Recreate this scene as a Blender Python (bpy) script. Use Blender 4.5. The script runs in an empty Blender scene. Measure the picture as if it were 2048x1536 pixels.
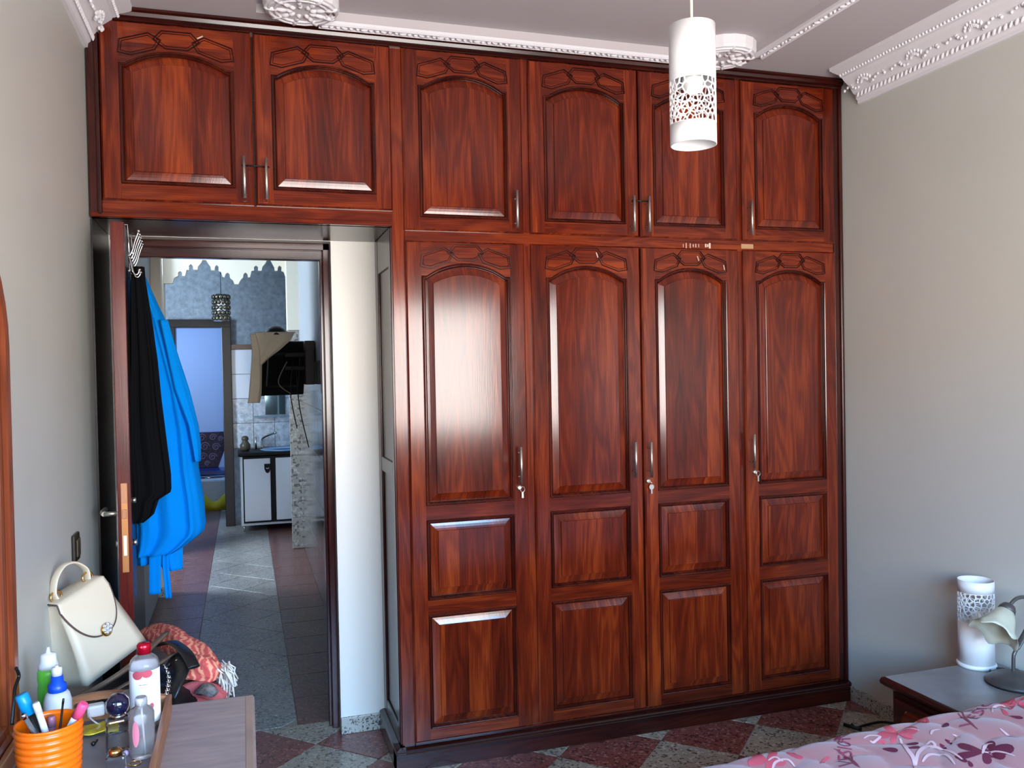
import bpy, bmesh, math, random
from mathutils import Vector, Matrix
from mathutils import noise as mnoise

random.seed(7)
S = bpy.context.scene
COL = S.collection
PI = math.pi

# ------------------------------------------------------------------ camera
FPX = 1703.57
YAW, PITCH, ROLL = 0.3045006, -0.0163592, -0.0189628
CAM = Vector((0.0, -3.2597, 1.533))
_f = Vector((math.sin(YAW)*math.cos(PITCH), math.cos(YAW)*math.cos(PITCH), math.sin(PITCH)))
_r0 = Vector((math.cos(YAW), -math.sin(YAW), 0))
_u0 = _r0.cross(_f)
_r = math.cos(ROLL)*_r0 + math.sin(ROLL)*_u0
_u = -math.sin(ROLL)*_r0 + math.cos(ROLL)*_u0
cd = bpy.data.cameras.new('camera')
cd.sensor_fit = 'HORIZONTAL'; cd.sensor_width = 36.0; cd.lens = FPX*36.0/2048.0
cd.clip_start = 0.02
co = bpy.data.objects.new('camera', cd); COL.objects.link(co)
M = Matrix((( _r.x, _u.x, -_f.x, CAM.x), (_r.y, _u.y, -_f.y, CAM.y), (_r.z, _u.z, -_f.z, CAM.z), (0, 0, 0, 1)))
co.matrix_world = M
S.camera = co

def at(axis, val, px, py):
    """point where the ray through photo pixel (px,py) meets the plane axis=val"""
    d = _f*FPX + _r*(px-1024) - _u*(py-768)
    i = 'XYZ'.index(axis)
    return CAM + d*((val-CAM[i])/d[i])

# ------------------------------------------------------------------ world, lights, exposure
W = bpy.data.worlds.new('World'); S.world = W; W.use_nodes = True
bg = W.node_tree.nodes['Background']
bg.inputs[0].default_value = (0.55, 0.72, 1.0, 1); bg.inputs[1].default_value = 0.3

def area(name, loc, direction, sx, sy, power, color, spread=PI):
    l = bpy.data.lights.new(name, 'AREA'); l.shape = 'RECTANGLE'; l.size = sx; l.size_y = sy
    l.energy = power; l.color = color; l.spread = spread
    o = bpy.data.objects.new(name, l); COL.objects.link(o); o.location = loc
    o.rotation_euler = Vector(direction).to_track_quat('-Z', 'Y').to_euler()
    return o
# daylight entering by the wide bedroom window behind the camera: blue sky high up, warm sunlit street below it
area('sky_light', (0.9, -8.4, 5.0), (0, 1, -0.45), 10.0, 4.8, 7000, (0.26, 0.58, 1.0))
area('sunlit_street_light', (0.9, -8.0, 0.35), (0, 1, 0.0), 10.0, 4.5, 3700, (1.0, 0.95, 0.90))
# daylight in the hall and kitchen, from the windows on their left side
area('hall_window_light', (-1.9, 3.75, 1.75), (1, 0.2, -0.2), 1.0, 1.2, 140, (0.62, 0.82, 1.0))
area('far_room_window_light', (-1.3, 7.0, 1.9), (1, 0.35, -0.2), 0.9, 0.9, 24, (0.36, 0.58, 1.0))

S.view_settings.view_transform = 'Standard'; S.view_settings.look = 'None'
S.view_settings.exposure = 0.12; S.view_settings.gamma = 1.0
S.view_settings.use_curve_mapping = False
S.cycles.max_bounces = 7; S.cycles.diffuse_bounces = 4; S.cycles.glossy_bounces = 3; S.cycles.transmission_bounces = 6
S.cycles.caustics_reflective = False

# ------------------------------------------------------------------ materials
def lin(c):
    return tuple(((x/255.0)/12.92 if x/255.0 <= .04045 else ((x/255.0+.055)/1.055)**2.4) for x in c)
def newmat(name):
    m = bpy.data.materials.new(name); m.use_nodes = True
    nt = m.node_tree; b = nt.nodes['Principled BSDF']
    return m, nt, b
def plain(name, rgb, rough=.5, metal=0, spec=.5, coat=0, bump=0, bscale=60, var=0, vscale=8, sheen=0, trans=0, ior=1.45, alpha=1, sss=0):
    """procedural plain material; rgb as sRGB 0-255"""
    m, nt, b = newmat(name)
    c = lin(rgb)
    b.inputs['Base Color'].default_value = (*c, 1); b.inputs['Roughness'].default_value = rough
    b.inputs['Metallic'].default_value = metal; b.inputs['Specular IOR Level'].default_value = spec
    b.inputs['Coat Weight'].default_value = coat; b.inputs['Coat Roughness'].default_value = .12
    b.inputs['Sheen Weight'].default_value = sheen; b.inputs['Transmission Weight'].default_value = trans
    b.inputs['IOR'].default_value = ior; b.inputs['Alpha'].default_value = alpha
    if sss:
        b.inputs['Subsurface Weight'].default_value = sss; b.inputs['Subsurface Radius'].default_value = (.01, .008, .006)
    tc = nt.nodes.new('ShaderNodeTexCoord')
    if var:
        n = nt.nodes.new('ShaderNodeTexNoise'); n.inputs['Scale'].default_value = vscale; n.inputs['Detail'].default_value = 4
        nt.links.new(tc.outputs['Object'], n.inputs['Vector'])
        r = nt.nodes.new('ShaderNodeValToRGB')
        r.color_ramp.elements[0].position = .3; r.color_ramp.elements[1].position = .7
        r.color_ramp.elements[0].color = (*[x*(1-var) for x in c], 1); r.color_ramp.elements[1].color = (*[min(1, x*(1+var)) for x in c], 1)
        nt.links.new(n.outputs['Fac'], r.inputs[0]); nt.links.new(r.outputs[0], b.inputs['Base Color'])
    if bump:
        n2 = nt.nodes.new('ShaderNodeTexNoise'); n2.inputs['Scale'].default_value = bscale; n2.inputs['Detail'].default_value = 3
        nt.links.new(tc.outputs['Object'], n2.inputs['Vector'])
        bp = nt.nodes.new('ShaderNodeBump'); bp.inputs['Strength'].default_value = bump; bp.inputs['Distance'].default_value = .01
        nt.links.new(n2.outputs['Fac'], bp.inputs['Height']); nt.links.new(bp.outputs[0], b.inputs['Normal'])
    return m

def wood(name, dark, mid, bright, rough=.14, coat=0, plank=.095, spec=.42):
    """stained wood; UV in metres, u across the grain, v along it"""
    m, nt, b = newmat(name); N = nt.nodes; L = nt.links
    uv = N.new('ShaderNodeUVMap'); uv.uv_map = 'UVMap'
    sp = N.new('ShaderNodeSeparateXYZ'); L.new(uv.outputs[0], sp.inputs[0])
    # planks glued side by side
    dv = N.new('ShaderNodeMath'); dv.operation = 'DIVIDE'; L.new(sp.outputs[0], dv.inputs[0]); dv.inputs[1].default_value = plank
    fl = N.new('ShaderNodeMath'); fl.operation = 'FLOOR'; L.new(dv.outputs[0], fl.inputs[0])
    wn = N.new('ShaderNodeTexWhiteNoise'); wn.noise_dimensions = '1D'; L.new(fl.outputs[0], wn.inputs['W'])
    # v shifted per plank
    sh = N.new('ShaderNodeMath'); sh.operation = 'MULTIPLY_ADD'; L.new(wn.outputs['Value'], sh.inputs[0]); sh.inputs[1].default_value = 7.0; L.new(sp.outputs[1], sh.inputs[2])
    # cathedral figure
    cb = N.new('ShaderNodeCombineXYZ')
    mu = N.new('ShaderNodeMath'); mu.operation = 'MULTIPLY'; mu.inputs[1].default_value = 9.0; L.new(sp.outputs[0], mu.inputs[0]); L.new(mu.outputs[0], cb.inputs[0])
    mv = N.new('ShaderNodeMath'); mv.operation = 'MULTIPLY'; mv.inputs[1].default_value = 1.1; L.new(sh.outputs[0], mv.inputs[0]); L.new(mv.outputs[0], cb.inputs[1])
    n1 = N.new('ShaderNodeTexNoise'); n1.inputs['Scale'].default_value = 1.0; n1.inputs['Detail'].default_value = 2.0; n1.inputs['Distortion'].default_value = .4
    L.new(cb.outputs[0], n1.inputs['Vector'])
    ml = N.new('ShaderNodeMath'); ml.operation = 'MULTIPLY'; ml.inputs[1].default_value = 55.0; L.new(n1.outputs['Fac'], ml.inputs[0])
    sn = N.new('ShaderNodeMath'); sn.operation = 'SINE'; L.new(ml.outputs[0], sn.inputs[0])
    # fine fibres
    cf = N.new('ShaderNodeCombineXYZ')
    m3 = N.new('ShaderNodeMath'); m3.operation = 'MULTIPLY'; m3.inputs[1].default_value = 260.0; L.new(sp.outputs[0], m3.inputs[0]); L.new(m3.outputs[0], cf.inputs[0])
    m4 = N.new('ShaderNodeMath'); m4.operation = 'MULTIPLY'; m4.inputs[1].default_value = 7.0; L.new(sh.outputs[0], m4.inputs[0]); L.new(m4.outputs[0], cf.inputs[1])
    n2 = N.new('ShaderNodeTexNoise'); n2.inputs['Scale'].default_value = 1.0; n2.inputs['Detail'].default_value = 4.0
    L.new(cf.outputs[0], n2.inputs['Vector'])
    # blotches of stain
    n3 = N.new('ShaderNodeTexNoise'); n3.inputs['Scale'].default_value = 1.3; n3.inputs['Detail'].default_value = 3.0
    L.new(cb.outputs[0], n3.inputs['Vector'])
    # fac = .5 + .10*sin + .5*(fib-.5) + .3*(plank-.5) + .5*(blotch-.5)
    def madd(a, k, c):
        q = N.new('ShaderNodeMath'); q.operation = 'MULTIPLY_ADD'; L.new(a, q.inputs[0]); q.inputs[1].default_value = k
        if isinstance(c, float): q.inputs[2].default_value = c
        else: L.new(c, q.inputs[2])
        return q.outputs[0]
    f = madd(sn.outputs[0], .06, -.09)
    f = madd(n2.outputs['Fac'], .42, f)
    f = madd(wn.outputs['Value'], .20, f)
    f = madd(n3.outputs['Fac'], .62, f)
    r = N.new('ShaderNodeValToRGB'); e = r.color_ramp.elements
    e[0].position = .22; e[0].color = (*lin(dark), 1); e[1].position = .85; e[1].color = (*lin(bright), 1)
    x = e.new(.52); x.color = (*lin(mid), 1)
    L.new(f, r.inputs[0]); L.new(r.outputs[0], b.inputs['Base Color'])
    b.inputs['Roughness'].default_value = rough; b.inputs['Coat Weight'].default_value = coat; b.inputs['Coat Roughness'].default_value = .18
    b.inputs['Specular IOR Level'].default_value = spec
    bp = N.new('ShaderNodeBump'); bp.inputs['Strength'].default_value = .03; bp.inputs['Distance'].default_value = .003
    L.new(n2.outputs['Fac'], bp.inputs['Height']); L.new(bp.outputs[0], b.inputs['Normal'])
    return m

def terrazzo(name, base, chip_a, chip_b, scale=105, rough=.3, spec=.5):
    m, nt, b = newmat(name); N = nt.nodes; L = nt.links
    tc = N.new('ShaderNodeNewGeometry')
    v = N.new('ShaderNodeTexVoronoi'); v.inputs['Scale'].default_value = scale
    nz = N.new('ShaderNodeTexNoise'); nz.inputs['Scale'].default_value = scale*.7; nz.inputs['Detail'].default_value = 3
    mx = N.new('ShaderNodeMixRGB'); mx.blend_type = 'ADD'; mx.inputs[0].default_value = .02
    L.new(tc.outputs['Position'], mx.inputs[1]); L.new(nz.outputs['Color'], mx.inputs[2]); L.new(mx.outputs[0], v.inputs['Vector'])
    L.new(tc.outputs['Position'], nz.inputs['Vector'])
    sp = N.new('ShaderNodeSeparateColor'); L.new(v.outputs['Color'], sp.inputs[0])
    r = N.new('ShaderNodeValToRGB'); r.color_ramp.interpolation = 'CONSTANT'; e = r.color_ramp.elements
    e[0].position = 0; e[0].color = (*lin(base), 1); e[1].position = .72; e[1].color = (*lin(chip_a), 1)
    x = e.new(.88); x.color = (*lin(chip_b), 1)
    L.new(sp.outputs[0], r.inputs[0])
    n2 = N.new('ShaderNodeTexNoise'); n2.inputs['Scale'].default_value = 2.2; n2.inputs['Detail'].default_value = 3; L.new(tc.outputs['Position'], n2.inputs['Vector'])
    r2 = N.new('ShaderNodeValToRGB'); r2.color_ramp.elements[0].position = .3; r2.color_ramp.elements[0].color = (.75, .75, .75, 1); r2.color_ramp.elements[1].position = .7
    L.new(n2.outputs['Fac'], r2.inputs[0])
    m2 = N.new('ShaderNodeMixRGB'); m2.blend_type = 'MULTIPLY'; m2.inputs[0].default_value = 1
    L.new(r.outputs[0], m2.inputs[1]); L.new(r2.outputs[0], m2.inputs[2])
    L.new(m2.outputs[0], b.inputs['Base Color']); b.inputs['Roughness'].default_value = rough; b.inputs['Specular IOR Level'].default_value = spec
    return m

M_wood = wood('mahogany', (46, 11, 6), (93, 29, 13), (144, 59, 22))
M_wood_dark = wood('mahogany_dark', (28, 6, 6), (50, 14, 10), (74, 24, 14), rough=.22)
M_wood_door = wood('door_varnish', (40, 9, 9), (84, 26, 22), (112, 46, 36), rough=.2)
M_wood_mould = wood('mahogany_moulding', (34, 8, 6), (64, 18, 10), (98, 36, 16))  # darker than the panels: shade along their edges put into the colour
M_wood_frame = wood('door_frame_varnish', (24, 6, 6), (54, 16, 14), (84, 32, 26), rough=.16)
M_wood_tray = wood('tray_wood', (120, 72, 44), (158, 104, 70), (186, 134, 98), rough=.4, coat=.1)
M_wood_mirror = wood('mirror_wood', (70, 26, 14), (120, 54, 26), (168, 86, 40), rough=.25)
M_wood_raw = wood('bare_wood', (150, 90, 55), (190, 125, 85), (214, 158, 112), rough=.5, coat=0)
M_wall = plain('wall_paint', (194, 193, 186), rough=.42, var=.02, vscale=3)
M_wall_white = plain('wall_paint_white', (234, 230, 222), rough=.38)
M_ceil = plain('ceiling_paint', (188, 180, 182), rough=.8)
M_plaster = plain('plaster_white', (222, 218, 222), rough=.7)
M_red = terrazzo('terrazzo_red', (130, 70, 62), (78, 40, 38), (164, 112, 100))
M_beige = terrazzo('terrazzo_beige', (164, 150, 132), (96, 84, 74), (192, 180, 164))
M_grey = terrazzo('terrazzo_grey', (138, 134, 130), (96, 92, 92), (168, 160, 154), rough=.35)
M_darkred = terrazzo('terrazzo_dark_red', (104, 66, 62), (72, 44, 44), (134, 96, 88), rough=.3)
M_base = terrazzo('terrazzo_skirting', (182, 178, 168), (60, 58, 56), (120, 110, 100), scale=160)
M_grout = plain('grout', (150, 138, 124), rough=.85)
M_steel = plain('brushed_steel', (214, 208, 198), rough=.36, metal=1)
M_chrome = plain('chrome', (214, 214, 214), rough=.12, metal=1)
M_brass = plain('brass', (170, 118, 74), rough=.4, metal=.8)
M_gold = plain('gold', (214, 164, 96), rough=.22, metal=1)
M_white = plain('white_lacquer', (222, 220, 221), rough=.35)
M_black = plain('black_plastic', (14, 14, 16), rough=.4)
M_blackm = plain('black_satin', (8, 8, 10), rough=.55, spec=.3)
M_blackcloth = plain('black_cloth', (9, 10, 13), rough=.95, spec=.15, bump=.2, bscale=90)
M_blue = plain('blue_cloth', (0, 128, 216), rough=.95, spec=.1, bump=.15, bscale=160, var=.04)
M_marble = plain('lilac_marble', (160, 136, 130), rough=.4, var=.16, vscale=9)
_n = [n for n in M_marble.node_tree.nodes if n.type == 'TEX_NOISE'][0]; _t = [n for n in M_marble.node_tree.nodes if n.type == 'TEX_COORD'][0]
_mp = M_marble.node_tree.nodes.new('ShaderNodeMapping'); _mp.inputs['Scale'].default_value = (1.2, 6, 1); _mp.inputs['Rotation'].default_value = (0, 0, .25)
M_marble.node_tree.links.new(_t.outputs['Object'], _mp.inputs[0]); M_marble.node_tree.links.new(_mp.outputs[0], _n.inputs['Vector'])
M_marble2 = plain('grey_marble', (124, 120, 121), rough=.25, var=.12, vscale=9)
M_leather = plain('cream_leather', (214, 198, 174), rough=.42, var=.03, vscale=5)
M_leather_edge = plain('leather_edge', (84, 62, 58), rough=.6)
M_blackleather = plain('black_leather', (20, 20, 22), rough=.4, bump=.1, bscale=120)
M_taupe = plain('taupe_leather', (104, 84, 70), rough=.5, bump=.1, bscale=80)
M_coral = None
M_orange = plain('orange_plastic', (255, 112, 8), rough=.28, var=.02)
M_red_cap = plain('red_metal_cap', (190, 12, 40), rough=.2, metal=.5)
M_glass = plain('clear_glass', (236, 240, 244), rough=.03, trans=1, ior=1.45)
M_frost = plain('clear_plastic', (232, 226, 226), rough=.18, trans=.88, ior=1.3)
M_labelwhite = plain('label_white', (246, 244, 246), rough=.5)
M_pink = plain('pink_plastic', (240, 84, 128), rough=.35)
M_cyan = plain('cyan_plastic', (0, 140, 206), rough=.35)
M_navy = plain('navy_glass', (14, 18, 46), rough=.08, coat=1)
M_green = plain('green_plastic', (96, 186, 62), rough=.3)
M_bluecap = plain('blue_plastic', (10, 76, 196), rough=.35)
M_bronze = plain('aged_bronze', (92, 88, 86), rough=.42, metal=.5, var=.2, vscale=20)
M_amber = plain('alabaster_glass', (206, 204, 184), rough=.3, trans=.25, var=.1, vscale=18, sss=.3)
M_dark = plain('dark_lacquer', (20, 12, 14), rough=.3)

# ------------------------------------------------------------------ mesh helpers
class MB:
    """collects faces; build() links them as ONE mesh object"""
    def __init__(s, g='z', off=None):
        s.v = []; s.f = []; s.g = g; s.off = off if off is not None else (random.random()*20, random.random()*20); s.fg = []; s.sm = []
    def vert(s, p): s.v.append(tuple(p)); return len(s.v)-1
    def face(s, idx, g=None, off=None, smooth=False):
        s.f.append(tuple(idx)); s.fg.append((g or s.g, off or s.off)); s.sm.append(smooth)
    def quad(s, a, b, c, d, g=None, off=None):
        i = len(s.v); s.v += [tuple(a), tuple(b), tuple(c), tuple(d)]; s.face((i, i+1, i+2, i+3), g, off)
    def box(s, x0, x1, y0, y1, z0, z1, g=None, off=None):
        i = len(s.v)
        s.v += [(x0, y0, z0), (x1, y0, z0), (x1, y1, z0), (x0, y1, z0), (x0, y0, z1), (x1, y0, z1), (x1, y1, z1), (x0, y1, z1)]
        for q in ((0, 3, 2, 1), (4, 5, 6, 7), (0, 1, 5, 4), (1, 2, 6, 5), (2, 3, 7, 6), (3, 0, 4, 7)):
            s.face([i+k for k in q], g, off)
    def loft(s, rings, closed=True, cap0=True, cap1=True, smooth=True, g=None):
        n = len(rings[0]); base = len(s.v)
        for r in rings: s.v += [tuple(p) for p in r]
        for k in range(len(rings)-1):
            a = base+k*n; b = a+n
            for j in range(n if closed else n-1):
                s.face((a+j, a+(j+1) % n, b+(j+1) % n, b+j), g, None, smooth)
        if cap0: s.face([base+j for j in range(n)][::-1], g)
        if cap1: s.face([base+(len(rings)-1)*n+j for j in range(n)], g)
    def lathe(s, prof, n=28, c=(0, 0, 0), cap0=True, cap1=True, smooth=True, mat=None):
        rings = []
        for (r, z) in prof:
            ring = []
            for j in range(n):
                a = 2*PI*j/n; p = Vector((r*math.cos(a), r*math.sin(a), z))
                if mat is not None: p = mat @ p
                ring.append((p.x+c[0], p.y+c[1], p.z+c[2]))
            rings.append(ring)
        s.loft(rings, True, cap0, cap1, smooth)
    def tube(s, pts, r, n=10, cap=True, flat=None):
        pts = [Vector(p) for p in pts]; rings = []
        rr = r if isinstance(r, (list, tuple)) else [r]*len(pts)
        up = None
        for k, p in enumerate(pts):
            t = (pts[min(k+1, len(pts)-1)]-pts[max(k-1, 0)])
            if t.length < 1e-9: t = Vector((0, 0, 1))
            t.normalize()
            if up is None:
                up = Vector((0, 0, 1)) if abs(t.z) < .9 else Vector((1, 0, 0))
            a = t.cross(up); a.normalize(); b = a.cross(t); b.normalize(); up = b
            ring = []
            for j in range(n):
                q = 2*PI*j/n
                ka, kb = (1, 1) if flat is None else flat
                ring.append(tuple(p+a*(rr[k]*ka*math.cos(q))+b*(rr[k]*kb*math.sin(q))))
            rings.append(ring)
        s.loft(rings, True, cap, cap)
    def blob(s, c, rx, ry, rz, n=10, m=6, mat=None):
        rings = []
        for i in range(m+1):
            t = -PI/2+PI*i/m; ring = []
            for j in range(n):
                a = 2*PI*j/n
                p = Vector((rx*max(.02, math.cos(t))*math.cos(a), ry*max(.02, math.cos(t))*math.sin(a), rz*math.sin(t)))
                if mat is not None: p = mat @ p
                ring.append((c[0]+p.x, c[1]+p.y, c[2]+p.z))
            rings.append(ring)
        s.loft(rings)
    def build(s, name, mat, parent=None, bevel=0, seg=2, kind=None, solid=0, subsurf=0, xf=None):
        me = bpy.data.meshes.new(name)
        vs = s.v if xf is None else [tuple(xf @ Vector(p)) for p in s.v]
        me.from_pydata(vs, [], s.f)
        uvl = me.uv_layers.new(name='UVMap')
        for pi, p in enumerate(me.polygons):
            g, off = s.fg[pi]; p.use_smooth = s.sm[pi]
            for li, vi in zip(p.loop_indices, p.vertices):
                x, y, z = s.v[vi]
                if g == 'z': u, v = x+y*.9, z
                elif g == 'x': u, v = z+y*.9, x
                else: u, v = x+z*.9, y
                uvl.data[li].uv = (u+off[0], v+off[1])
        me.materials.append(mat)
        o = bpy.data.objects.new(name, me); COL.objects.link(o)
        if parent is not None: o.parent = parent
        if kind: o['kind'] = kind
        if solid:
            md = o.modifiers.new('thickness', 'SOLIDIFY'); md.thickness = solid; md.offset = 0
        if subsurf:
            md = o.modifiers.new('smooth', 'SUBSURF'); md.levels = subsurf; md.render_levels = subsurf
        if bevel:
            md = o.modifiers.new('bevel', 'BEVEL'); md.width = bevel; md.segments = seg; md.limit_method = 'ANGLE'; md.angle_limit = math.radians(40)
        return o
def empty(name, label, cat, loc=(0, 0, 0), rot=(0, 0, 0), group=None, kind=None):
    o = bpy.data.objects.new(name, None); COL.objects.link(o); o.location = loc; o.rotation_euler = rot
    o.empty_display_size = .05
    tag(o, label, cat, group, kind); return o
def tag(o, label=None, cat=None, group=None, kind=None):
    if label: o['label'] = label
    if cat: o['category'] = cat
    if group: o['group'] = group
    if kind: o['kind'] = kind
    return o
def copyobj(o, parent=None):
    c = o.copy(); COL.objects.link(c); c.parent = parent
    return c
def smooth_pts(pts, n=8):
    """Catmull-Rom through control points"""
    P = [Vector(p) for p in pts]; out = []
    for i in range(len(P)-1):
        p0 = P[max(i-1, 0)]; p1 = P[i]; p2 = P[i+1]; p3 = P[min(i+2, len(P)-1)]
        for k in range(n):
            t = k/n
            out.append(.5*((2*p1)+(p2-p0)*t+(2*p0-5*p1+4*p2-p3)*t*t+(3*p1-p0-3*p2+p3)*t**3))
    out.append(P[-1]); return out

# ------------------------------------------------------------------ the setting: bedroom shell
XL, XR, YB, YN, ZC = -0.50, 2.61, -3.80, 0.40, 2.814     # left/right wall, back wall, niche wall, ceiling
HW = 0.14
def wall(name, parts, mat, label=None):
    m = MB()
    for b in parts: m.box(*b)
    o = m.build(name, mat, kind='structure'); return o
wall('wall_left', [(XL-HW, XL, YB-HW, YN+.02, -.05, 2.95)], M_wall)
wall('wall_right', [(XR, XR+HW, YB-HW, YN+HW, -.05, 2.95)], M_wall)
# back wall behind the camera with the wide window the daylight comes through
WX0, WX1, WZ0, WZ1 = -.22, 2.12, .98, 2.14
wall('wall_back', [(XL, WX0, YB-HW, YB, -.05, 2.95), (WX1, XR, YB-HW, YB, -.05, 2.95),
                   (WX0, WX1, YB-HW, YB, -.05, WZ0), (WX0, WX1, YB-HW, YB, WZ1, 2.95)], M_wall)
wf = MB()
for x in (WX0, .5, 1.2, WX1-.05): wf.box(x, x+.05, YB-.10, YB-.05, WZ0, WZ1)
for z in (WZ0, WZ1-.05): wf.box(WX0, WX1, YB-.10, YB-.05, z, z+.05)
wf.build('window_1', M_white, kind='structure')
# niche wall with the doorway (pier right of the door, strip left of it, lintel)
DX0, DX1, DZ = -.445, .360, 2.09
wall('wall_far', [(DX1, XR, YN, YN+.16, -.05, 2.95), (XL-HW, DX0, YN+.02, YN+.16, -.05, 2.95), (DX0, DX1, YN, YN+.16, DZ, 2.95)], M_wall_white)

# ceiling: lower band round a shallow tray
TX0, TX1, TY0, TY1, ZT = .07, 2.03, -2.80, -.103, 2.846
cm = MB()
cm.quad((XL, YB, ZC), (XL, YN, ZC), (TX0, YN, ZC), (TX0, YB, ZC))
cm.quad((TX1, YB, ZC), (TX1, YN, ZC), (XR, YN, ZC), (XR, YB, ZC))
cm.quad((TX0, TY1, ZC), (TX0, YN, ZC), (TX1, YN, ZC), (TX1, TY1, ZC))
cm.quad((TX0, YB, ZC), (TX0, TY0, ZC), (TX1, TY0, ZC), (TX1, YB, ZC))
cm.quad((TX0, TY0, ZT), (TX0, TY1, ZT), (TX1, TY1, ZT), (TX1, TY0, ZT))
cm.quad((TX0, TY0, ZC), (TX0, TY1, ZC), (TX0, TY1, ZT), (TX0, TY0, ZT))
cm.quad((TX1, TY1, ZC), (TX1, TY0, ZC), (TX1, TY0, ZT), (TX1, TY1, ZT))
cm.quad((TX0, TY1, ZC), (TX1, TY1, ZC), (TX1, TY1, ZT), (TX0, TY1, ZT))
cm.quad((TX1, TY0, ZC), (TX0, TY0, ZC), (TX0, TY0, ZT), (TX1, TY0, ZT))
cm.box(XL-HW, XR+HW, YB-HW, YN+HW, 2.93, 2.97)
cm.build('ceiling', M_ceil, kind='structure')

# floor slab and tiles set on the diagonal
fm = MB(); fm.box(XL, XR, YB, YN+.16, -.06, -.004); floor = fm.build('floor', M_grout, kind='structure')
TD = .4505; H2 = TD/2           # diagonal of one tile
OX, OY = 1.151, -.115
def clip(poly, x0, x1, y0, y1):
    for ax, v, sgn in ((0, x0, 1), (0, x1, -1), (1, y0, 1), (1, y1, -1)):
        out = []
        for i in range(len(poly)):
            a = poly[i]; b = poly[(i+1) % len(poly)]
            da = (a[ax]-v)*sgn; db = (b[ax]-v)*sgn
            if da >= 0: out.append(a)
            if (da >= 0) != (db >= 0):
                t = da/(da-db); out.append((a[0]+(b[0]-a[0])*t, a[1]+(b[1]-a[1])*t))
        poly = out
        if len(poly) < 3: return []
    return poly
def slab(poly, z0, z1, mat, parent, name='tile', ch=.0015):
    cx = sum(p[0] for p in poly)/len(poly); cy = sum(p[1] for p in poly)/len(poly)
    m = MB(); n = len(poly)
    def ring(k, z): return [(cx+(p[0]-cx)*k, cy+(p[1]-cy)*k, z) for p in poly]
    m.loft([ring(1, z0), ring(1, z1-ch), ring(.99, z1)], smooth=False)
    return m.build(name, mat, parent)
G = .0015
tile_mesh = {}
for i in range(-12, 13):
    for j in range(-18, 6):
        # diamond centres: reds at (OX+TD/2+i*TD, OY+j*TD), beiges offset by half
        for kind, cx, cy in ((0, OX+H2+i*TD, OY+j*TD), (1, OX+i*TD, OY+H2+j*TD)):
            h = H2-G*1.4
            poly = [(cx-h, cy), (cx, cy-h), (cx+h, cy), (cx, cy+h)]
            c = clip(poly, XL+.002, XR-.002, YB+.002, YN+.156)
            if not c: continue
            if cx > .75 and cy > .25: continue          # under the wardrobe
            m = M_red if kind == 0 else M_beige
            full = len(c) == 4 and all(abs(a[0]-b[0])+abs(a[1]-b[1]) < 1e-6 for a, b in zip(sorted(c), sorted(poly)))
            if full:
                if kind not in tile_mesh:
                    o = slab([(-h, 0), (0, -h), (h, 0), (0, h)], -.012, 0, m, floor); tile_mesh[kind] = o.data
                else:
                    o = bpy.data.objects.new('tile', tile_mesh[kind]); COL.objects.link(o); o.parent = floor
                o.location = (cx, cy, 0)
            else:
                slab(c, -.012, 0, m, floor)

# skirting
sk = MB(); sk.box(XR-.012, XR, YB, -.035, 0, .066); sk.build('baseboard_right', M_base, kind='structure', bevel=.002)
sk = MB(); sk.box(XL, XL+.012, YB, YN, 0, .066); sk.build('baseboard_left', M_base, kind='structure', bevel=.002)
sk = MB(); sk.box(DX1, .545, YN-.012, YN, 0, .07); sk.build('baseboard_far', M_base, kind='structure', bevel=.002)

# ---- cornices with their ornament
def cornice(name, xw, sgn, y0, y1):
    """xw wall plane, sgn -1: cornice grows towards -x"""
    prof = [(0, -.142), (.012, -.142), (.014, -.128), (.022, -.120), (.026, -.104), (.036, -.098), (.060, -.066), (.084, -.048), (.094, -.036), (.104, -.034), (.110, -.026), (.140, -.018), (.158, -.012), (.160, 0), (0, 0)]
    m = MB('y')
    rings = [[(xw+sgn*d, y, ZC+z) for d, z in prof] for y in (y0, y1)]
    m.loft(rings, smooth=False)
    o = m.build(name, M_plaster, kind='structure')
    b = MB(); y = y0+.01; k = 0
    while y < y1-.005:
        b.blob((xw+sgn*.112, y, ZC-.029), .006, .006, .007, 6, 4); y += .0175
    b.build('bead_row', M_plaster, o, kind='stuff')
    b = MB(); y = y0+.015; k = 0
    mt = Matrix.Rotation(.5, 3, 'X')
    while y < y1-.012:
        b.blob((xw+sgn*.031, y, ZC-.109), .006, .009 if k % 2 else .006, .013, 6, 5, mt); y += .0235; k += 1
    b.build('leaf_row', M_plaster, o, kind='stuff')
    # acanthus sprays with garlands between them
    y = y1-.10; spr = None
    while y > y0+.05:
        if spr is None:
            b = MB()
            for a in range(-3, 4):
                for rr in (.016, .032):
                    ang = a*.42
                    b.blob((sgn*(.058+.55*rr*math.cos(ang)), -rr*math.sin(ang)*1.2, -.076+.72*rr*math.cos(ang)), .006, .0055, .010, 6, 4)
            for q in range(-9, 10):
                if abs(q) > 2: b.blob((sgn*(.060+.004*math.cos(q*1.3)), q*.0135, -.080+.012*math.cos(q*.9)), .006, .0075, .007, 6, 4)
            spr = b.build('spray', M_plaster, o); spr.location = (xw, y, ZC); first = spr
        else:
            c = copyobj(first, o); c.location = (xw, y, ZC)
        y -= .285
    return o
cornice('trim_1', XR, -1, -1.75, -.135)
cornice('trim_2', XL, 1, -1.75, .0)

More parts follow.
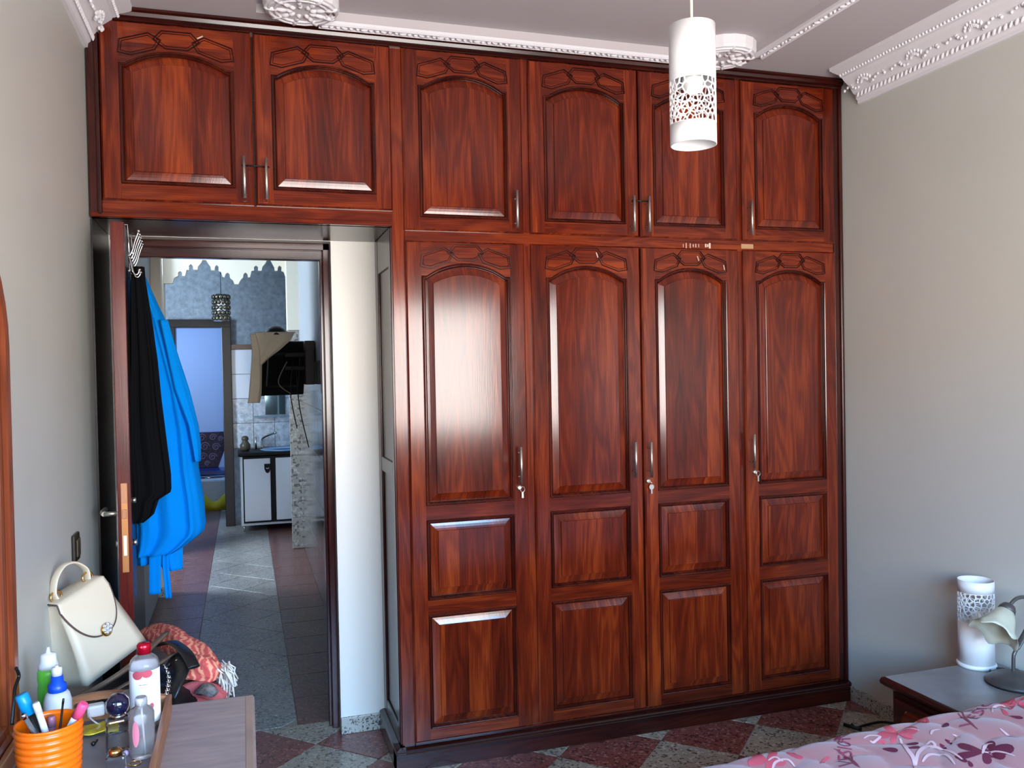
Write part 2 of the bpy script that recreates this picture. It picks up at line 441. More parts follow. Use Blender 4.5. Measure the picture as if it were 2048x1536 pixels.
# ---- ribbon moulding round the tray and its corner plaques
def moulding(name, p0, p1, inward):
    p0 = Vector(p0); p1 = Vector(p1); d = (p1-p0); L_ = d.length; d.normalize(); n = Vector(inward)
    m = MB('x'); prof = [(-.002, 0), (-.002, -.010), (-.008, -.016), (-.016, -.011), (-.040, -.011), (-.046, -.016), (-.055, -.010), (-.055, 0)]
    rings = []
    for q in (p0, p1): rings.append([tuple(q+n*a+Vector((0, 0, z))) for a, z in prof])
    m.loft(rings, smooth=False); o = m.build(name, M_plaster, kind='structure')
    b = MB(); t = .02; k = 0
    while t < L_-.02:
        c = p0+d*t-n*.028; c.z = ZC-.0125
        ang = math.atan2(d.y, d.x)+(.55 if (k//3) % 2 else -.35)
        b.blob(c, .018 if k % 3 == 0 else .010, .0055, .007, 6, 4, Matrix.Rotation(ang, 3, 'Z')); t += .024; k += 1
    b.build('ribbon_relief', M_plaster, o, kind='stuff'); return o
moulding('trim_3', (TX0+.22, TY1, ZC), (TX1-.13, TY1, ZC), (0, -1, 0))
moulding('trim_4', (TX1, TY1-.09, ZC), (TX1, TY0, ZC), (-1, 0, 0))
moulding('trim_5', (TX0, TY0, ZC), (TX0, TY1-.26, ZC), (1, 0, 0))
def plaque(name, cx, cy, r, a0, a1, sy=1.0):
    """fan-shaped relief plaque at a corner of the tray, under the ceiling"""
    m = MB(); n = 18
    def ring(rr, z):
        return [(cx, cy, z)]+[(cx+rr*math.cos(a0+(a1-a0)*k/n), cy+sy*rr*math.sin(a0+(a1-a0)*k/n), z) for k in range(n+1)]
    m.loft([ring(r, ZT), ring(r, ZC-.004), ring(r*.97, ZC-.016), ring(r*.90, ZC-.018)], smooth=False)
    o = m.build(name, M_plaster, kind='structure')
    b = MB()
    for rr, w in ((.86, .006), (.70, .006)):
        b.tube([(cx+r*rr*math.cos(a0+(a1-a0)*k/n), cy+sy*r*rr*math.sin(a0+(a1-a0)*k/n), ZC-.019) for k in range(n+1)], w, 6)
    for k in range(9):
        a = a0+(a1-a0)*(k+.5)/9
        for rr in (.78, .52, .32):
            b.blob((cx+r*rr*math.cos(a), cy+sy*r*rr*math.sin(a), ZC-.019), .030*rr+.005, .009, .009, 8, 4, Matrix.Rotation(a, 3, 'Z'))
    b.build('leaf_relief', M_plaster, o, kind='stuff'); return o
plaque('trim_6', TX0+.150, TY1-.095, .130, 0, 2*PI, 1.0)
plaque('trim_7', TX1-.125, TY1-.065, .135, 0, 2*PI, 1.0)

# ------------------------------------------------------------------ wardrobe
YD = -.020                     # front face of the doors
M_niche_shade = wood('niche_shade', (12, 7, 8), (22, 11, 11), (34, 16, 15), rough=.35)  # near-black brown: shadow of the niche put into the colour
ward = empty('wardrobe', 'built-in red mahogany wardrobe with carved arched doors spanning the far wall', 'wardrobe', (1.05, .2, 0))
def wpart(mb, name, mat=M_wood, bevel=.002, parent=None, kind=None):
    o = mb.build(name, mat, None, bevel, kind=kind); o.parent = parent or ward
    if parent is None: o.matrix_parent_inverse = Matrix.Translation((-1.05, -.2, 0))
    return o
m = MB('x'); m.box(-.494, .556, .006, YN-.002, 2.091, 2.80); wpart(m, 'carcass', M_wood_dark)
m = MB('z'); m.box(.556, 2.604, .006, YN-.002, .07, 2.80); wpart(m, 'carcass', M_wood_dark)
# face frame
m = MB('z'); m.box(-.496, -.462, -.010, .03, 2.091, 2.785); wpart(m, 'end_stile', M_wood_dark, .004)
m = MB('z'); m.box(-.470, -.455, -.020, .02, 2.10, 2.785); wpart(m, 'stile_bead', M_wood_dark, .005)
m = MB('z'); m.box(2.561, 2.590, -.012, .03, .085, 2.785); wpart(m, 'end_stile', M_wood_dark, .004)
m = MB('z'); m.box(2.588, 2.606, -.022, .03, .085, 2.785); wpart(m, 'stile_bead', M_wood_dark, .006)
m = MB('z'); m.box(.552, .602, -.004, .03, .08, 2.785); wpart(m, 'centre_stile')
for x0, x1 in ((1.078, 1.112), (2.057, 2.088)):
    m = MB('z'); m.box(x0, x1, -.004, .02, .085, 2.785); wpart(m, 'stile')
m = MB('x'); m.box(-.462, .556, -.004, .03, 2.108, 2.16); wpart(m, 'bottom_rail')
m = MB('x'); m.box(-.496, .553, -.016, .03, 2.091, 2.110); wpart(m, 'bottom_bead', M_wood, .006)
m = MB('x'); m.box(.602, 2.562, -.006, .03, 2.030, 2.084); wpart(m, 'middle_rail')
m = MB('x'); m.box(.602, 2.562, -.006, .03, .080, .100); wpart(m, 'lower_rail')
# crown: stepped mouldings
m = MB('x')
prof = [(.02, 2.775), (-.016, 2.775), (-.022, 2.780), (-.020, 2.786), (-.030, 2.788), (-.034, 2.800), (-.046, 2.804), (-.046, 2.8125), (.02, 2.8125)]
m.loft([[(x, y, z) for y, z in prof] for x in (-.494, 2.606)], smooth=False); wpart(m, 'crown_moulding', M_wood_dark, 0)
# plinth with a bead on top, returning along the left side
m = MB('x')
prof = [(.03, 0.001), (-.040, 0.001), (-.040, .066), (-.036, .070), (-.040, .075), (-.036, .081), (-.018, .087), (.03, .087)]
m.loft([[(x, y, z) for y, z in prof] for x in (.522, 2.606)], smooth=False); wpart(m, 'plinth', M_wood_dark, 0)
m = MB('y')
prof = [(.560, 0.001), (.522, 0.001), (.522, .066), (.526, .070), (.522, .075), (.526, .081), (.542, .087), (.560, .087)]
m.loft([[(x, y, z) for x, z in prof] for y in (-.039, YN-.004)], smooth=False); wpart(m, 'plinth_return', M_wood_dark, 0)
m = MB('z'); m.box(XL+.001, XL+.007, .02, YN-.004, .001, 2.089); wpart(m, 'niche_shade_sheet', M_niche_shade, 0)  # thin dark sheet added as the shadow behind the open door leaf
# panelled left side of the tall part
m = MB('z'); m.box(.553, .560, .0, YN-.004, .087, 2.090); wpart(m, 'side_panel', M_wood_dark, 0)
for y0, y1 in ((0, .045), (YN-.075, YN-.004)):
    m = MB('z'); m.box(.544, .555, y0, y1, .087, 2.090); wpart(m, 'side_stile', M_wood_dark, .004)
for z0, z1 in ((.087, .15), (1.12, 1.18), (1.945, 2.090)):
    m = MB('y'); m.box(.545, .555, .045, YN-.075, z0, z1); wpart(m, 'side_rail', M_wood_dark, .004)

def arcz(x, x0, x1, sh, rise):
    a, b = x0+sh, x1-sh
    if x <= a or x >= b or rise <= 0: return 0.0
    hw = (b-a)/2; R_ = (hw*hw+rise*rise)/(2*rise); t = x-(a+b)/2
    return math.sqrt(max(0, R_*R_-t*t))-(R_-rise)
def outline(x0, x1, z0, z1, sh, rise, d, N=26):
    pts = [(x0+d, z0+d), (x1-d, z0+d)]
    if rise <= 0: return pts+[(x1-d, z1-d), (x0+d, z1-d)]
    xs = [x0+d+(x1-x0-2*d)*k/N for k in range(N+1)]
    if d < sh:
        xs[1] = x0+sh; xs[-2] = x1-sh
    for x in reversed(xs): pts.append((x, z1-d+arcz(x, x0, x1, sh, rise)))
    return pts
def raised_panel(x0, x1, z0, z1, sh, rise, parent):
    """moulded opening with a bevelled raised field: moulding and panel as two meshes"""
    mm = MB('z')
    seq = [(0, 0.003), (.001, -.005), (.004, -.0080), (.007, -.0065), (.008, .001), (.010, .001), (.0125, -.002), (.015, .002), (.016, .011)]
    rings = [[(x, YD+y, z) for x, z in outline(x0, x1, z0, z1, sh, rise, d)] for d, y in seq]
    mm.loft(rings, cap0=False, cap1=False, smooth=False); mm.build('moulding', M_wood_mould, parent)
    pm = MB('z')
    seq = [(.015, .011), (.0165, .0105), (.026, .0085), (.036, .0060), (.0445, .0036), (.0450, -.0022), (.0465, -.003)]
    rings = [[(x, YD+y, z) for x, z in outline(x0, x1, z0, z1, sh, rise, d)] for d, y in seq]
    pm.loft(rings, cap0=False, cap1=True, smooth=False); pm.build('raised_panel', M_wood, parent)

HEXL = [(-.180, .033), (-.088, .064), (-.046, .040), (-.066, .003), (-.142, -.023), (-.186, -.016)]
HEXM = [(-.078, .040), (-.048, .075), (.048, .075), (.078, .040), (.036, .008), (-.036, .008)]
HEXR = [(-x, z) for x, z in reversed(HEXL)]
def carving(cx, zt, k, parent):
    for H in (HEXL, HEXM, HEXR):
        m = MB('x')
        gx = sum(p[0] for p in H)/6; gz = sum(p[1] for p in H)/6
        def off(d):
            out = []
            n = len(H)
            for i in range(n):
                p = Vector(H[i]); a = Vector(H[i-1]); b = Vector(H[(i+1) % n])
                e1 = (p-a).normalized(); e2 = (b-p).normalized()
                n1 = Vector((-e1.y, e1.x)); n2 = Vector((-e2.y, e2.x))
                bi = (n1+n2); bi.normalize(); c = max(.5, bi.dot(n1))
                if (Vector((gx, gz))-p).dot(bi) < 0: bi = -bi
                out.append(p+bi*(d/c))
            return out
        rings = []
        for d, y in ((0, .001), (.0015, -.0045), (.004, -.0045), (.0055, .0005), (.0095, .0005), (.0105, -.0035), (.0125, .001)):
            rings.append([(cx+p.x*k, YD+y, zt+p.y) for p in off(d)])
        m.loft(rings, cap0=False, cap1=False, smooth=False)
        m.build('hexagon_carving', M_wood_dark, parent)  # dark wood stands in for the shade in the carved grooves

proto_handle = None
def handle(x, z, parent):
    """brushed bar handle on two posts"""
    global proto_handle
    if proto_handle is None:
        b = MB(); b.tube([(0, -.036, -.074), (0, -.036, .074)], .0055, 12); bar = b.build('handle', M_steel)
        p = MB()
        p.tube([(0, 0, 0), (0, -.036, 0)], .0035, 8)
        post = p.build('handle_post', M_chrome)
        proto_handle = (bar.data, post.data)
        bpy.data.objects.remove(bar); bpy.data.objects.remove(post)
    for nm, d, dz in (('handle', proto_handle[0], 0), ('handle_post', proto_handle[1], .048), ('handle_post', proto_handle[1], -.048)):
        o = bpy.data.objects.new(nm, d); COL.objects.link(o); o.parent = parent; o.location = (x, YD, z+dz)
def lock(x, z, key, parent):
    m = MB(); rot = Matrix.Rotation(PI/2, 3, 'X')
    m.lathe([(.011, 0), (.011, .004), (.009, .008), (.006, .010)], 16, (x, YD, z), mat=rot)
    m.build('lock', M_steel, parent)
    k = MB()
    kx = x+.010
    if key == 'flat':
        k.lathe([(.011, 0), (.0115, .001), (.011, .002)], 14, (kx, YD-.012, z-.024), mat=rot)
        k.box(kx-.003, kx+.003, YD-.014, YD-.012, z-.052, z-.033)
        k.tube([(x, YD-.012, z), (kx, YD-.016, z-.006), (kx, YD-.014, z-.016)], .0012, 6)
    else:
        ring = [(kx+.009*math.cos(a*PI/8), YD-.013, z-.006+.011*math.sin(a*PI/8)) for a in range(17)]
        k.tube(ring, .0013, 6)
        k.box(kx-.0035, kx+.0035, YD-.014, YD-.012, z-.040, z-.016)
    k.build('key', M_steel, parent)

def door(x0, x1, z0, z1, panels, handle_at, lockinfo=None, label=None):
    """panels: list of (z0, z1shoulder, rise) from the top down; st stile width"""
    st = .0605; ch = .006
    m = MB('z')
    o1 = (random.random()*20, random.random()*20); o2 = (random.random()*20, random.random()*20)
    xa, xb = x0+ch, x1-ch; za, zb = z0+ch, z1-ch
    pa, pb = x0+st, x1-st
    m.quad((xa, YD, za), (pa, YD, za), (pa, YD, zb), (xa, YD, zb), 'z', o1)
    m.quad((pb, YD, za), (xb, YD, za), (xb, YD, zb), (pb, YD, zb), 'z', o2)
    # top rail above the arch
    pz0, pz1, rise = panels[0]; off = (random.random()*20, random.random()*20)
    N = 26; xs = [pa+(pb-pa)*k/N for k in range(N+1)]; xs[1] = pa+.022; xs[-2] = pb-.022
    for k in range(N):
        a, b = xs[k], xs[k+1]
        m.quad((a, YD, pz1+arcz(a, pa, pb, .022, rise)), (b, YD, pz1+arcz(b, pa, pb, .022, rise)), (b, YD, zb), (a, YD, zb), 'x', off)
    for i, (q0, q1, rs) in enumerate(panels):
        nxt = panels[i+1][1] if i+1 < len(panels) else za
        off = (random.random()*20, random.random()*20)
        m.quad((pa, YD, nxt), (pb, YD, nxt), (pb, YD, q0), (pa, YD, q0), 'x', off)
    # chamfered outer edge and sides
    r0 = [(xa, YD, za), (xb, YD, za), (xb, YD, zb), (xa, YD, zb)]
    r1 = [(x0, YD+.006, z0), (x1, YD+.006, z0), (x1, YD+.006, z1), (x0, YD+.006, z1)]
    r2 = [(x0, .003, z0), (x1, .003, z0), (x1, .003, z1), (x0, .003, z1)]
    m.loft([r2, r1, r0], cap0=True, cap1=False, smooth=False)
    d = m.build('door', M_wood); d.parent = ward; d.matrix_parent_inverse = Matrix.Translation((-1.05, -.2, 0))
    if label: d['label'] = label
    for i, (q0, q1, rs) in enumerate(panels):
        raised_panel(pa, pb, q0, q1, .022, rs, d)
    carving((pa+pb)/2, panels[0][1]+panels[0][2], (pb-pa)/.362, d)
    handle(*handle_at, d)
    if lockinfo: lock(*lockinfo, d)
    return d
hz = lambda px, py: at('Y', -.050, px, py).x
UP_L = [(2.207, 2.628, .049)]; UP = [(2.128, 2.635, .049)]
LOW = [(1.012, 1.904, .050), (.645, .958, 0), (.144, .590, 0)]
TZ = 2.773
door(-.452, .049, 2.150, TZ, UP_L, (hz(489, 360), 2.243), label='upper door over the doorway, next to the left wall')
door(.058, .556, 2.150, TZ, UP_L, (hz(533, 360), 2.241), label='upper door over the right half of the doorway')
door(.600, 1.080, 2.078, TZ, UP, (hz(1034, 420), 2.167))
door(1.110, 1.588, 2.078, TZ, UP, (hz(1268, 430), 2.168))
door(1.595, 2.059, 2.078, TZ, UP, (hz(1298, 430), 2.169), label='upper door behind the hanging lamp')
door(2.086, 2.562, 2.078, TZ, UP, (hz(1503, 440), 2.170))
door(.600, 1.080, .096, 2.038, LOW, (hz(1042, 930), 1.153), (1.040, 1.062, 'ring'), 'tall door with the bright window reflection')
door(1.110, 1.588, .096, 2.038, LOW, (hz(1271, 917), 1.152))
door(1.595, 2.059, .096, 2.038, LOW, (hz(1302, 917), 1.149), (1.609, 1.056, 'flat'), 'tall door with a key hanging from its lock')
door(2.086, 2.562, .096, 2.038, LOW, (hz(1508, 900), 1.161), (2.125, 1.066, 'ring'))
# chipped varnish and a strip of tape on the rail
M_chip = plain('bare_chip', (226, 196, 176), rough=.7)
M_tape = plain('old_tape', (176, 140, 104), rough=.5)
for px in (1366, 1372, 1380, 1386, 1391, 1397, 1411, 1415, 1419):
    p = at('Y', -.0045, px, 491); m = MB(); w_ = random.uniform(.0009, .0017) if px < 1405 else random.uniform(.0016, .0038); h_ = random.uniform(.006, .013)
    m.box(p.x-w_, p.x+w_, -.0070, -.0055, p.z-h_, p.z+h_*.8); wpart(m, 'varnish_chip', M_chip, 0)
p = at('Y', -.0045, 1494, 492); m = MB(); m.box(p.x-.030, p.x+.030, -.0070, -.0055, p.z-.012, p.z+.008); wpart(m, 'tape_strip', M_tape, 0)
for px, py, a in ((400, 75, .5), (1194, 510, 1.9), (1396, 517, 1.9), (1448, 535, 1.75)):
    p = at('Y', YD-.004, px, py); m = MB()
    d = Vector((math.cos(a), 0, math.sin(a)))*.011
    m.tube([p-d, p+d], .0022, 6); wpart(m, 'varnish_chip', M_chip, 0)
# black ties joining the handle pairs
def tie(pa, pb, label):
    m = MB(); m.tube([pa, (Vector(pa)+Vector(pb))/2+Vector((0, -.006, 0)), pb], .0028, 8)
    for q in (pa, pb):
        m.tube([(q[0]+.008*math.cos(a*PI/5), q[1]+.008*math.sin(a*PI/5), q[2]) for a in range(11)], .0025, 6)
    tag(m.build('cable_tie', M_black), label, 'tie', 'black ties on the upper handles')
tie((hz(489, 333), -.050, 2.285), (hz(533, 333), -.050, 2.283), 'black tie joining the two door handles above the doorway')
tie((hz(1268, 405), -.050, 2.222), (hz(1298, 405), -.050, 2.222), 'black tie joining the two handles left of the hanging lamp')

# ------------------------------------------------------------------ doorway, open door, hook rack, clothes
dr = empty('door_1', 'open dark varnished bedroom door in its wooden frame', None, (-.41, .52, 0), kind='structure')
INV = Matrix.Translation((.41, -.52, 0))
def dpart(mb, name, mat, bevel=.003):
    o = mb.build(name, mat, None, bevel); o.parent = dr; o.matrix_parent_inverse = INV; return o
m = MB('z'); m.box(.332, .362, .470, .56, 0, 2.09); dpart(m, 'frame_jamb', M_wood_frame)
m = MB('z'); m.box(.320, .334, .500, .545, 0, 2.03); dpart(m, 'jamb_stop', M_wood_frame)
m = MB('z'); m.box(-.447, -.417, .440, .56, 0, 2.09); dpart(m, 'frame_jamb', M_wood_frame)
m = MB('x'); m.box(-.447, .362, .470, .56, 2.060, 2.090); dpart(m, 'frame_head', M_wood_frame)
m = MB('x'); m.box(-.420, .334, .500, .545, 2.022, 2.062); dpart(m, 'head_stop', M_wood_frame)
LEAF = Matrix.Translation((-.407, .50, 0)) @ Matrix.Rotation(math.atan2(-.75, .047), 4, 'Z')   # local x along the leaf, +y = room side
def lpart(mb, name, mat, parent, bevel=.0):
    o = mb.build(name, mat, None, bevel, xf=LEAF); o.parent = parent; o.matrix_parent_inverse = INV if parent is dr else Matrix.Identity(4); return o
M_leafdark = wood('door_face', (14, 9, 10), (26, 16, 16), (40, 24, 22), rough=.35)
m = MB('z'); m.box(.0, .747, -.040, 0, .012, 2.035); leaf = lpart(m, 'leaf', M_leafdark, dr, .002)
m = MB('z'); m.box(.746, .753, -.0405, .0005, .012, 2.036); lpart(m, 'leaf_edge', M_wood_door, leaf, .002)
m = MB('z'); m.box(.752, .7545, -.030, -.010, .90, 1.19); lpart(m, 'lock_plate', M_brass, leaf, .001)
m = MB('z'); m.box(.7535, .756, -.028, -.012, 1.125, 1.19); lpart(m, 'plate_chip', M_wood_raw, leaf)
m = MB('z'); m.box(.7535, .759, -.027, -.013, 1.075, 1.105); lpart(m, 'latch', M_wood_raw, leaf, .002)
m = MB('z'); m.box(.7535, .7555, -.025, -.015, .955, 1.02); lpart(m, 'dead_bolt', M_steel, leaf)
for s, y in ((-1, -.040), (1, 0)):
    if s < 0:
        m = MB('z'); m.box(.668, .712, min(y, y+s*.005), max(y, y+s*.005), .93, 1.16); lpart(m, 'handle_plate', M_steel, leaf, .001)
        m = MB('z')
        m.tube([(.69, y, 1.085), (.69, y+s*.045, 1.085)], .008, 10)
        m.tube(smooth_pts([(.69, y+s*.045, 1.085), (.66, y+s*.052, 1.087), (.58, y+s*.050, 1.085)], 4), .0085, 10); lpart(m, 'lever', M_steel, leaf)
    m = MB('z'); m.tube([(.69, y, .985), (.69, y+s*.012, .985)], .010, 12); lpart(m, 'cylinder', M_steel, leaf)

m = MB('z'); m.tube([(.69, 0, 1.125), (.69, .012, 1.125)], .009, 12); lpart(m, 'spindle', M_steel, leaf)

def L2W(p): return LEAF @ Vector(p)
# over-the-door hook rack: local x along the leaf
rk = empty('hook_rack', 'chromed wire hook rack hung over the top of the open door', 'hook rack', L2W((.55, .01, 1.9)))
rki = Matrix.Translation(-rk.location)
def rpart(mb, name):
    o = mb.build(name, M_chrome, None, xf=LEAF); o.parent = rk; o.matrix_parent_inverse = rki; return o
for x in (.44, .66):
    m = MB(); m.tube([(x, -.046, 1.99), (x, -.046, 2.042), (x, .006, 2.042), (x, .008, 1.99), (x, .010, 1.86)], .0028, 8); rpart(m, 'strap')
m = MB(); m.tube([(.40, .012, 1.930), (.74, .012, 1.930)], .003, 8); rpart(m, 'rail')
m = MB(); m.tube([(.40, .012, 1.88), (.74, .012, 1.88)], .003, 8); rpart(m, 'rail')
for k in range(5):
    x = .42+k*.074
    m = MB(); m.tube(smooth_pts([(x, .012, 1.930), (x, .022, 1.950), (x, .030, 1.980), (x, .042, 2.012)], 4), .0028, 8)
    m.blob((x, .042, 2.013), .0055, .0055, .0055, 8, 6); rpart(m, 'upper_hook')
    m = MB(); m.tube(smooth_pts([(x, .012, 1.930), (x, .018, 1.895), (x, .026, 1.872), (x, .036, 1.872), (x, .042, 1.885)], 4), .0028, 8)
    m.blob((x, .042, 1.886), .0055, .0055, .0055, 8, 6); rpart(m, 'lower_hook')

def drape(levels, Yc, T, folds, amp, seed=0, step=.012, Ytop=None, M_=72):
    """closed cloth body; levels = photo (y, x_left, x_right) read on the plane Y=Yc"""
    pts = []
    for (py, xl, xr) in levels:
        a = at('Y', Yc, xl, py); b = at('Y', Yc, xr, py); pts.append(((a.z+b.z)/2, a.x, b.x))
    pts.sort(reverse=True)
    z0, z1 = pts[0][0], pts[-1][0]; n = max(6, int((z0-z1)/step)); rings = []
    for k in range(n+1):
        z = z0+(z1-z0)*k/n
        for i in range(len(pts)-1):
            if pts[i][0] >= z >= pts[i+1][0]-1e-9:
                t = (pts[i][0]-z)/max(1e-6, pts[i][0]-pts[i+1][0]); t2 = t
                xl = pts[i][1]+(pts[i+1][1]-pts[i][1])*t2; xr = pts[i][2]+(pts[i+1][2]-pts[i][2])*t2; break
        f = k/n; ring = []; wd = xr-xl; am = amp*min(1, .35+1.3*f); th = T*min(1, .45+1.5*f)
        for j in range(M_):
            a = 2*PI*j/M_
            s = math.cos(a); q = math.sin(a)
            x = (xl+xr)/2+wd/2*math.copysign(abs(s)**.8, s)
            u = (x-xl)/max(.001, wd)
            y = Yc+th*math.copysign(abs(q)**.7, q)
            w_ = math.sin(u*folds*2*PI+seed+.9*math.sin(z*3+seed))+.5*math.sin(u*folds*4.7*PI+seed*2+z*2.1)
            y += am*w_*abs(q)**.5*(1 if q < 0 else .4)
            ring.append((x, y, z))
        rings.append(ring)
    m = MB(); m.loft(rings); return m
robe = empty('bathrobe', 'bright blue bathrobe hanging on the open door behind a black garment', 'bathrobe', L2W((.5, .08, 1.0)))
ri = Matrix.Translation(-robe.location)
def bpart(mb, name, mat=M_blue, par=robe, inv=ri):
    o = mb.build(name, mat); o.parent = par; o.matrix_parent_inverse = inv; return o
bpart(drape([(538, 262, 284), (560, 250, 294), (600, 247, 312), (640, 247, 331), (700, 252, 349), (780, 254, 375), (860, 256, 391), (940, 258, 398), (1000, 262, 408), (1050, 266, 412), (1066, 266, 409), (1090, 268, 378), (1104, 268, 352)], .10, .085, 3.2, .016, 1.0), 'body')
bpart(drape([(640, 318, 336), (700, 330, 353), (780, 344, 379), (850, 372, 397), (890, 380, 402), (922, 387, 402)], .03, .030, 1.0, .006, 2.0), 'sleeve')
bpart(drape([(900, 320, 372), (960, 316, 370), (1020, 306, 368), (1080, 300, 366), (1139, 326, 366)], .08, .020, 1.2, .006, .5), 'sleeve')
bpart(drape([(1080, 298, 324), (1140, 298, 322), (1188, 298, 322)], .05, .006, .6, .002, .3), 'belt_end')
bpart(drape([(1080, 324, 336), (1140, 325, 339), (1196, 331, 344)], .055, .005, .6, .002, 1.3), 'belt_end')
bpart(drape([(1060, 268, 300), (1100, 269, 300), (1128, 272, 299)], .11, .03, 1, .008, 1.3), 'hem')
bg_ = empty('black_garment', 'long black garment hanging in front of the blue bathrobe on the open door', 'garment', L2W((.6, .08, 1.2)))
gi = Matrix.Translation(-bg_.location)
bpart(drape([(534, 261, 289), (560, 261, 291), (640, 261, 304), (720, 261, 315), (800, 257, 323), (880, 255, 333), (950, 260, 342), (985, 262, 343), (1000, 263, 318), (1030, 265, 308), (1043, 266, 290)], -.06, .045, 2.6, .012, 2.2), 'garment_body', M_blackcloth, bg_, gi)

# light switch on the left wall
p = at('X', XL, 148, 1095)
sw = empty('light_switch', 'dark rectangular light switch on the left wall beside the open door', 'switch', (XL, p.y, p.z))
m = MB(); m.box(0, .010, -.042, .042, -.042, .042); o = m.build('plate', plain('switch_plate', (52, 46, 40), .35, .4), sw, .004)
m = MB(); m.box(.010, .015, -.024, .024, -.026, .026); m.build('rocker', plain('switch_rocker', (84, 74, 60), .3, .4), sw, .003)

# ------------------------------------------------------------------ hall and kitchen beyond the door
M_hallwall = plain('hall_wall', (150, 150, 152), rough=.5)
M_halltile = plain('hall_tile', (92, 88, 88), rough=.12, var=.18, vscale=10, coat=.5)
M_ornate = plain('ornate_wallpaper', (132, 142, 154), rough=.55, var=.22, vscale=26, bump=.25, bscale=30)
M_cream = plain('cream_plaster', (214, 204, 186), rough=.7)
HXR = .47
fm = MB(); fm.box(-2.1, 1.6, .56, 8.2, -.06, -.004); hfloor = fm.build('floor_hall', M_grout, kind='structure')
h = .1595-.0012
S2 = .3186
def htile(poly, mat): slab(poly, -.012, 0, mat, hfloor)
# diagonal tiles in the runner, straight dark red border each side
for i in range(-2, 3):
    for j in range(0, 20):
        for cx, cy in ((-.045+i*.45, .62+j*.45), (-.045+.225+i*.45, .62+.225+j*.45)):
            hh = .2225
            c = clip([(cx-hh, cy), (cx, cy-hh), (cx+hh, cy), (cx, cy+hh)], -.283, .187, .562, 8.1)
            if c: htile(c, M_grey)
for k in range(24):
    y0 = .562+k*.318
    htile(clip([(.190, y0), (.50, y0), (.50, y0+.315), (.190, y0+.315)], -3, HXR, .5, 8.1), M_darkred)
    htile([(-.600, y0), (-.286, y0), (-.286, y0+.315), (-.600, y0+.315)], M_darkred)
for k in range(16):
    for c in range(4):
        y0 = 3.0+k*.318; x0 = -1.874+c*.318
        htile([(x0, y0), (x0+.315, y0), (x0+.315, y0+.315), (x0, y0+.315)], M_grey if (k+c) % 2 else M_darkred)
# walls
wall('wall_hall_right', [(HXR, HXR+.1, .56, 4.43, 1.62, 2.95)], M_hallwall)
wt = MB(); wt.box(HXR+.012, HXR+.1, .56, 4.43, 0, 1.62); wto = wt.build('wall_hall_right_dado', M_grout, kind='structure')
tm = None
for a in range(13):
    for b_ in range(5):
        if tm is None:
            t = MB(); t.box(HXR, HXR+.012, 0, .296, 0, .320); o = t.build('tile', M_halltile, wto, .002); tm = o
        else: o = copyobj(tm, wto)
        o.location = (0, .565+a*.298, .004+b_*.323)
wall('wall_hall_left', [(-.66, -.60, .56, 3.1, 0, 2.95)], M_hallwall)
wall('wall_hall_left_end', [(-.66, -.535, 3.1, 3.22, .07, 2.95)], M_cream)
m = MB(); m.box(-.665, -.530, 3.095, 3.22, 0, .07); m.build('baseboard_hall', M_base, kind='structure')
# tiled column at the end of the right wall
M_coltile = terrazzo('column_tile', (150, 144, 136), (96, 92, 90), (178, 172, 166), scale=60, rough=.25)
wall('wall_column', [(.372, HXR+.1, 4.43, 4.62, 1.92, 2.95)], M_cream)
cc = MB(); cc.box(.380, HXR+.1, 4.438, 4.62, 0, 1.92); cco = cc.build('wall_column_base', M_grout, kind='structure')
tm = None
for b_ in range(7):
    if tm is None:
        t = MB(); t.box(.372, HXR+.1, 4.43, 4.44, 0, .270); tm = o = t.build('tile', M_coltile, cco, .002)
    else: o = copyobj(tm, cco)
    o.location = (0, 0, .004+b_*.273)
# kitchen back wall, doorway to the far room
KY = 5.90
wall('wall_kitchen', [(-.135, 1.5, KY, KY+.12, 1.80, 2.95), (-.135, 1.5, KY, KY+.12, 0, 1.80), (-2.0, -.72, KY, KY+.12, 0, 2.95), (-.72, -.135, KY, KY+.12, 2.06, 2.95)], M_ornate)
wall('wall_kitchen_left', [(-2.1, -2.0, 3.1, 3.5, 0, 2.95), (-2.1, -2.0, 5.2, 8.2, 0, 2.95), (-2.1, -2.0, 3.5, 5.2, 2.3, 2.95), (-2.1, -2.0, 3.5, 5.2, 0, 1.0)], M_hallwall)
wall('wall_kitchen_front', [(-2.1, -.66, 3.0, 3.1, 0, 2.95)], M_hallwall)
wall('wall_kitchen_right', [(1.5, 1.6, 4.4, 6.0, 0, 2.95)], M_hallwall)
wall('wall_far_room', [(-2.1, .8, 8.1, 8.2, 0, 2.95)], plain('far_room_paint', (190, 204, 226), rough=.6))
wall('wall_far_room_right', [(.6, .7, 6.02, 8.1, 0, 2.95)], plain('far_room_paint_side', (190, 204, 226), rough=.6))
wall('ceiling_hall', [(-2.1, 1.6, .56, 8.2, 2.80, 2.95)], M_plaster)
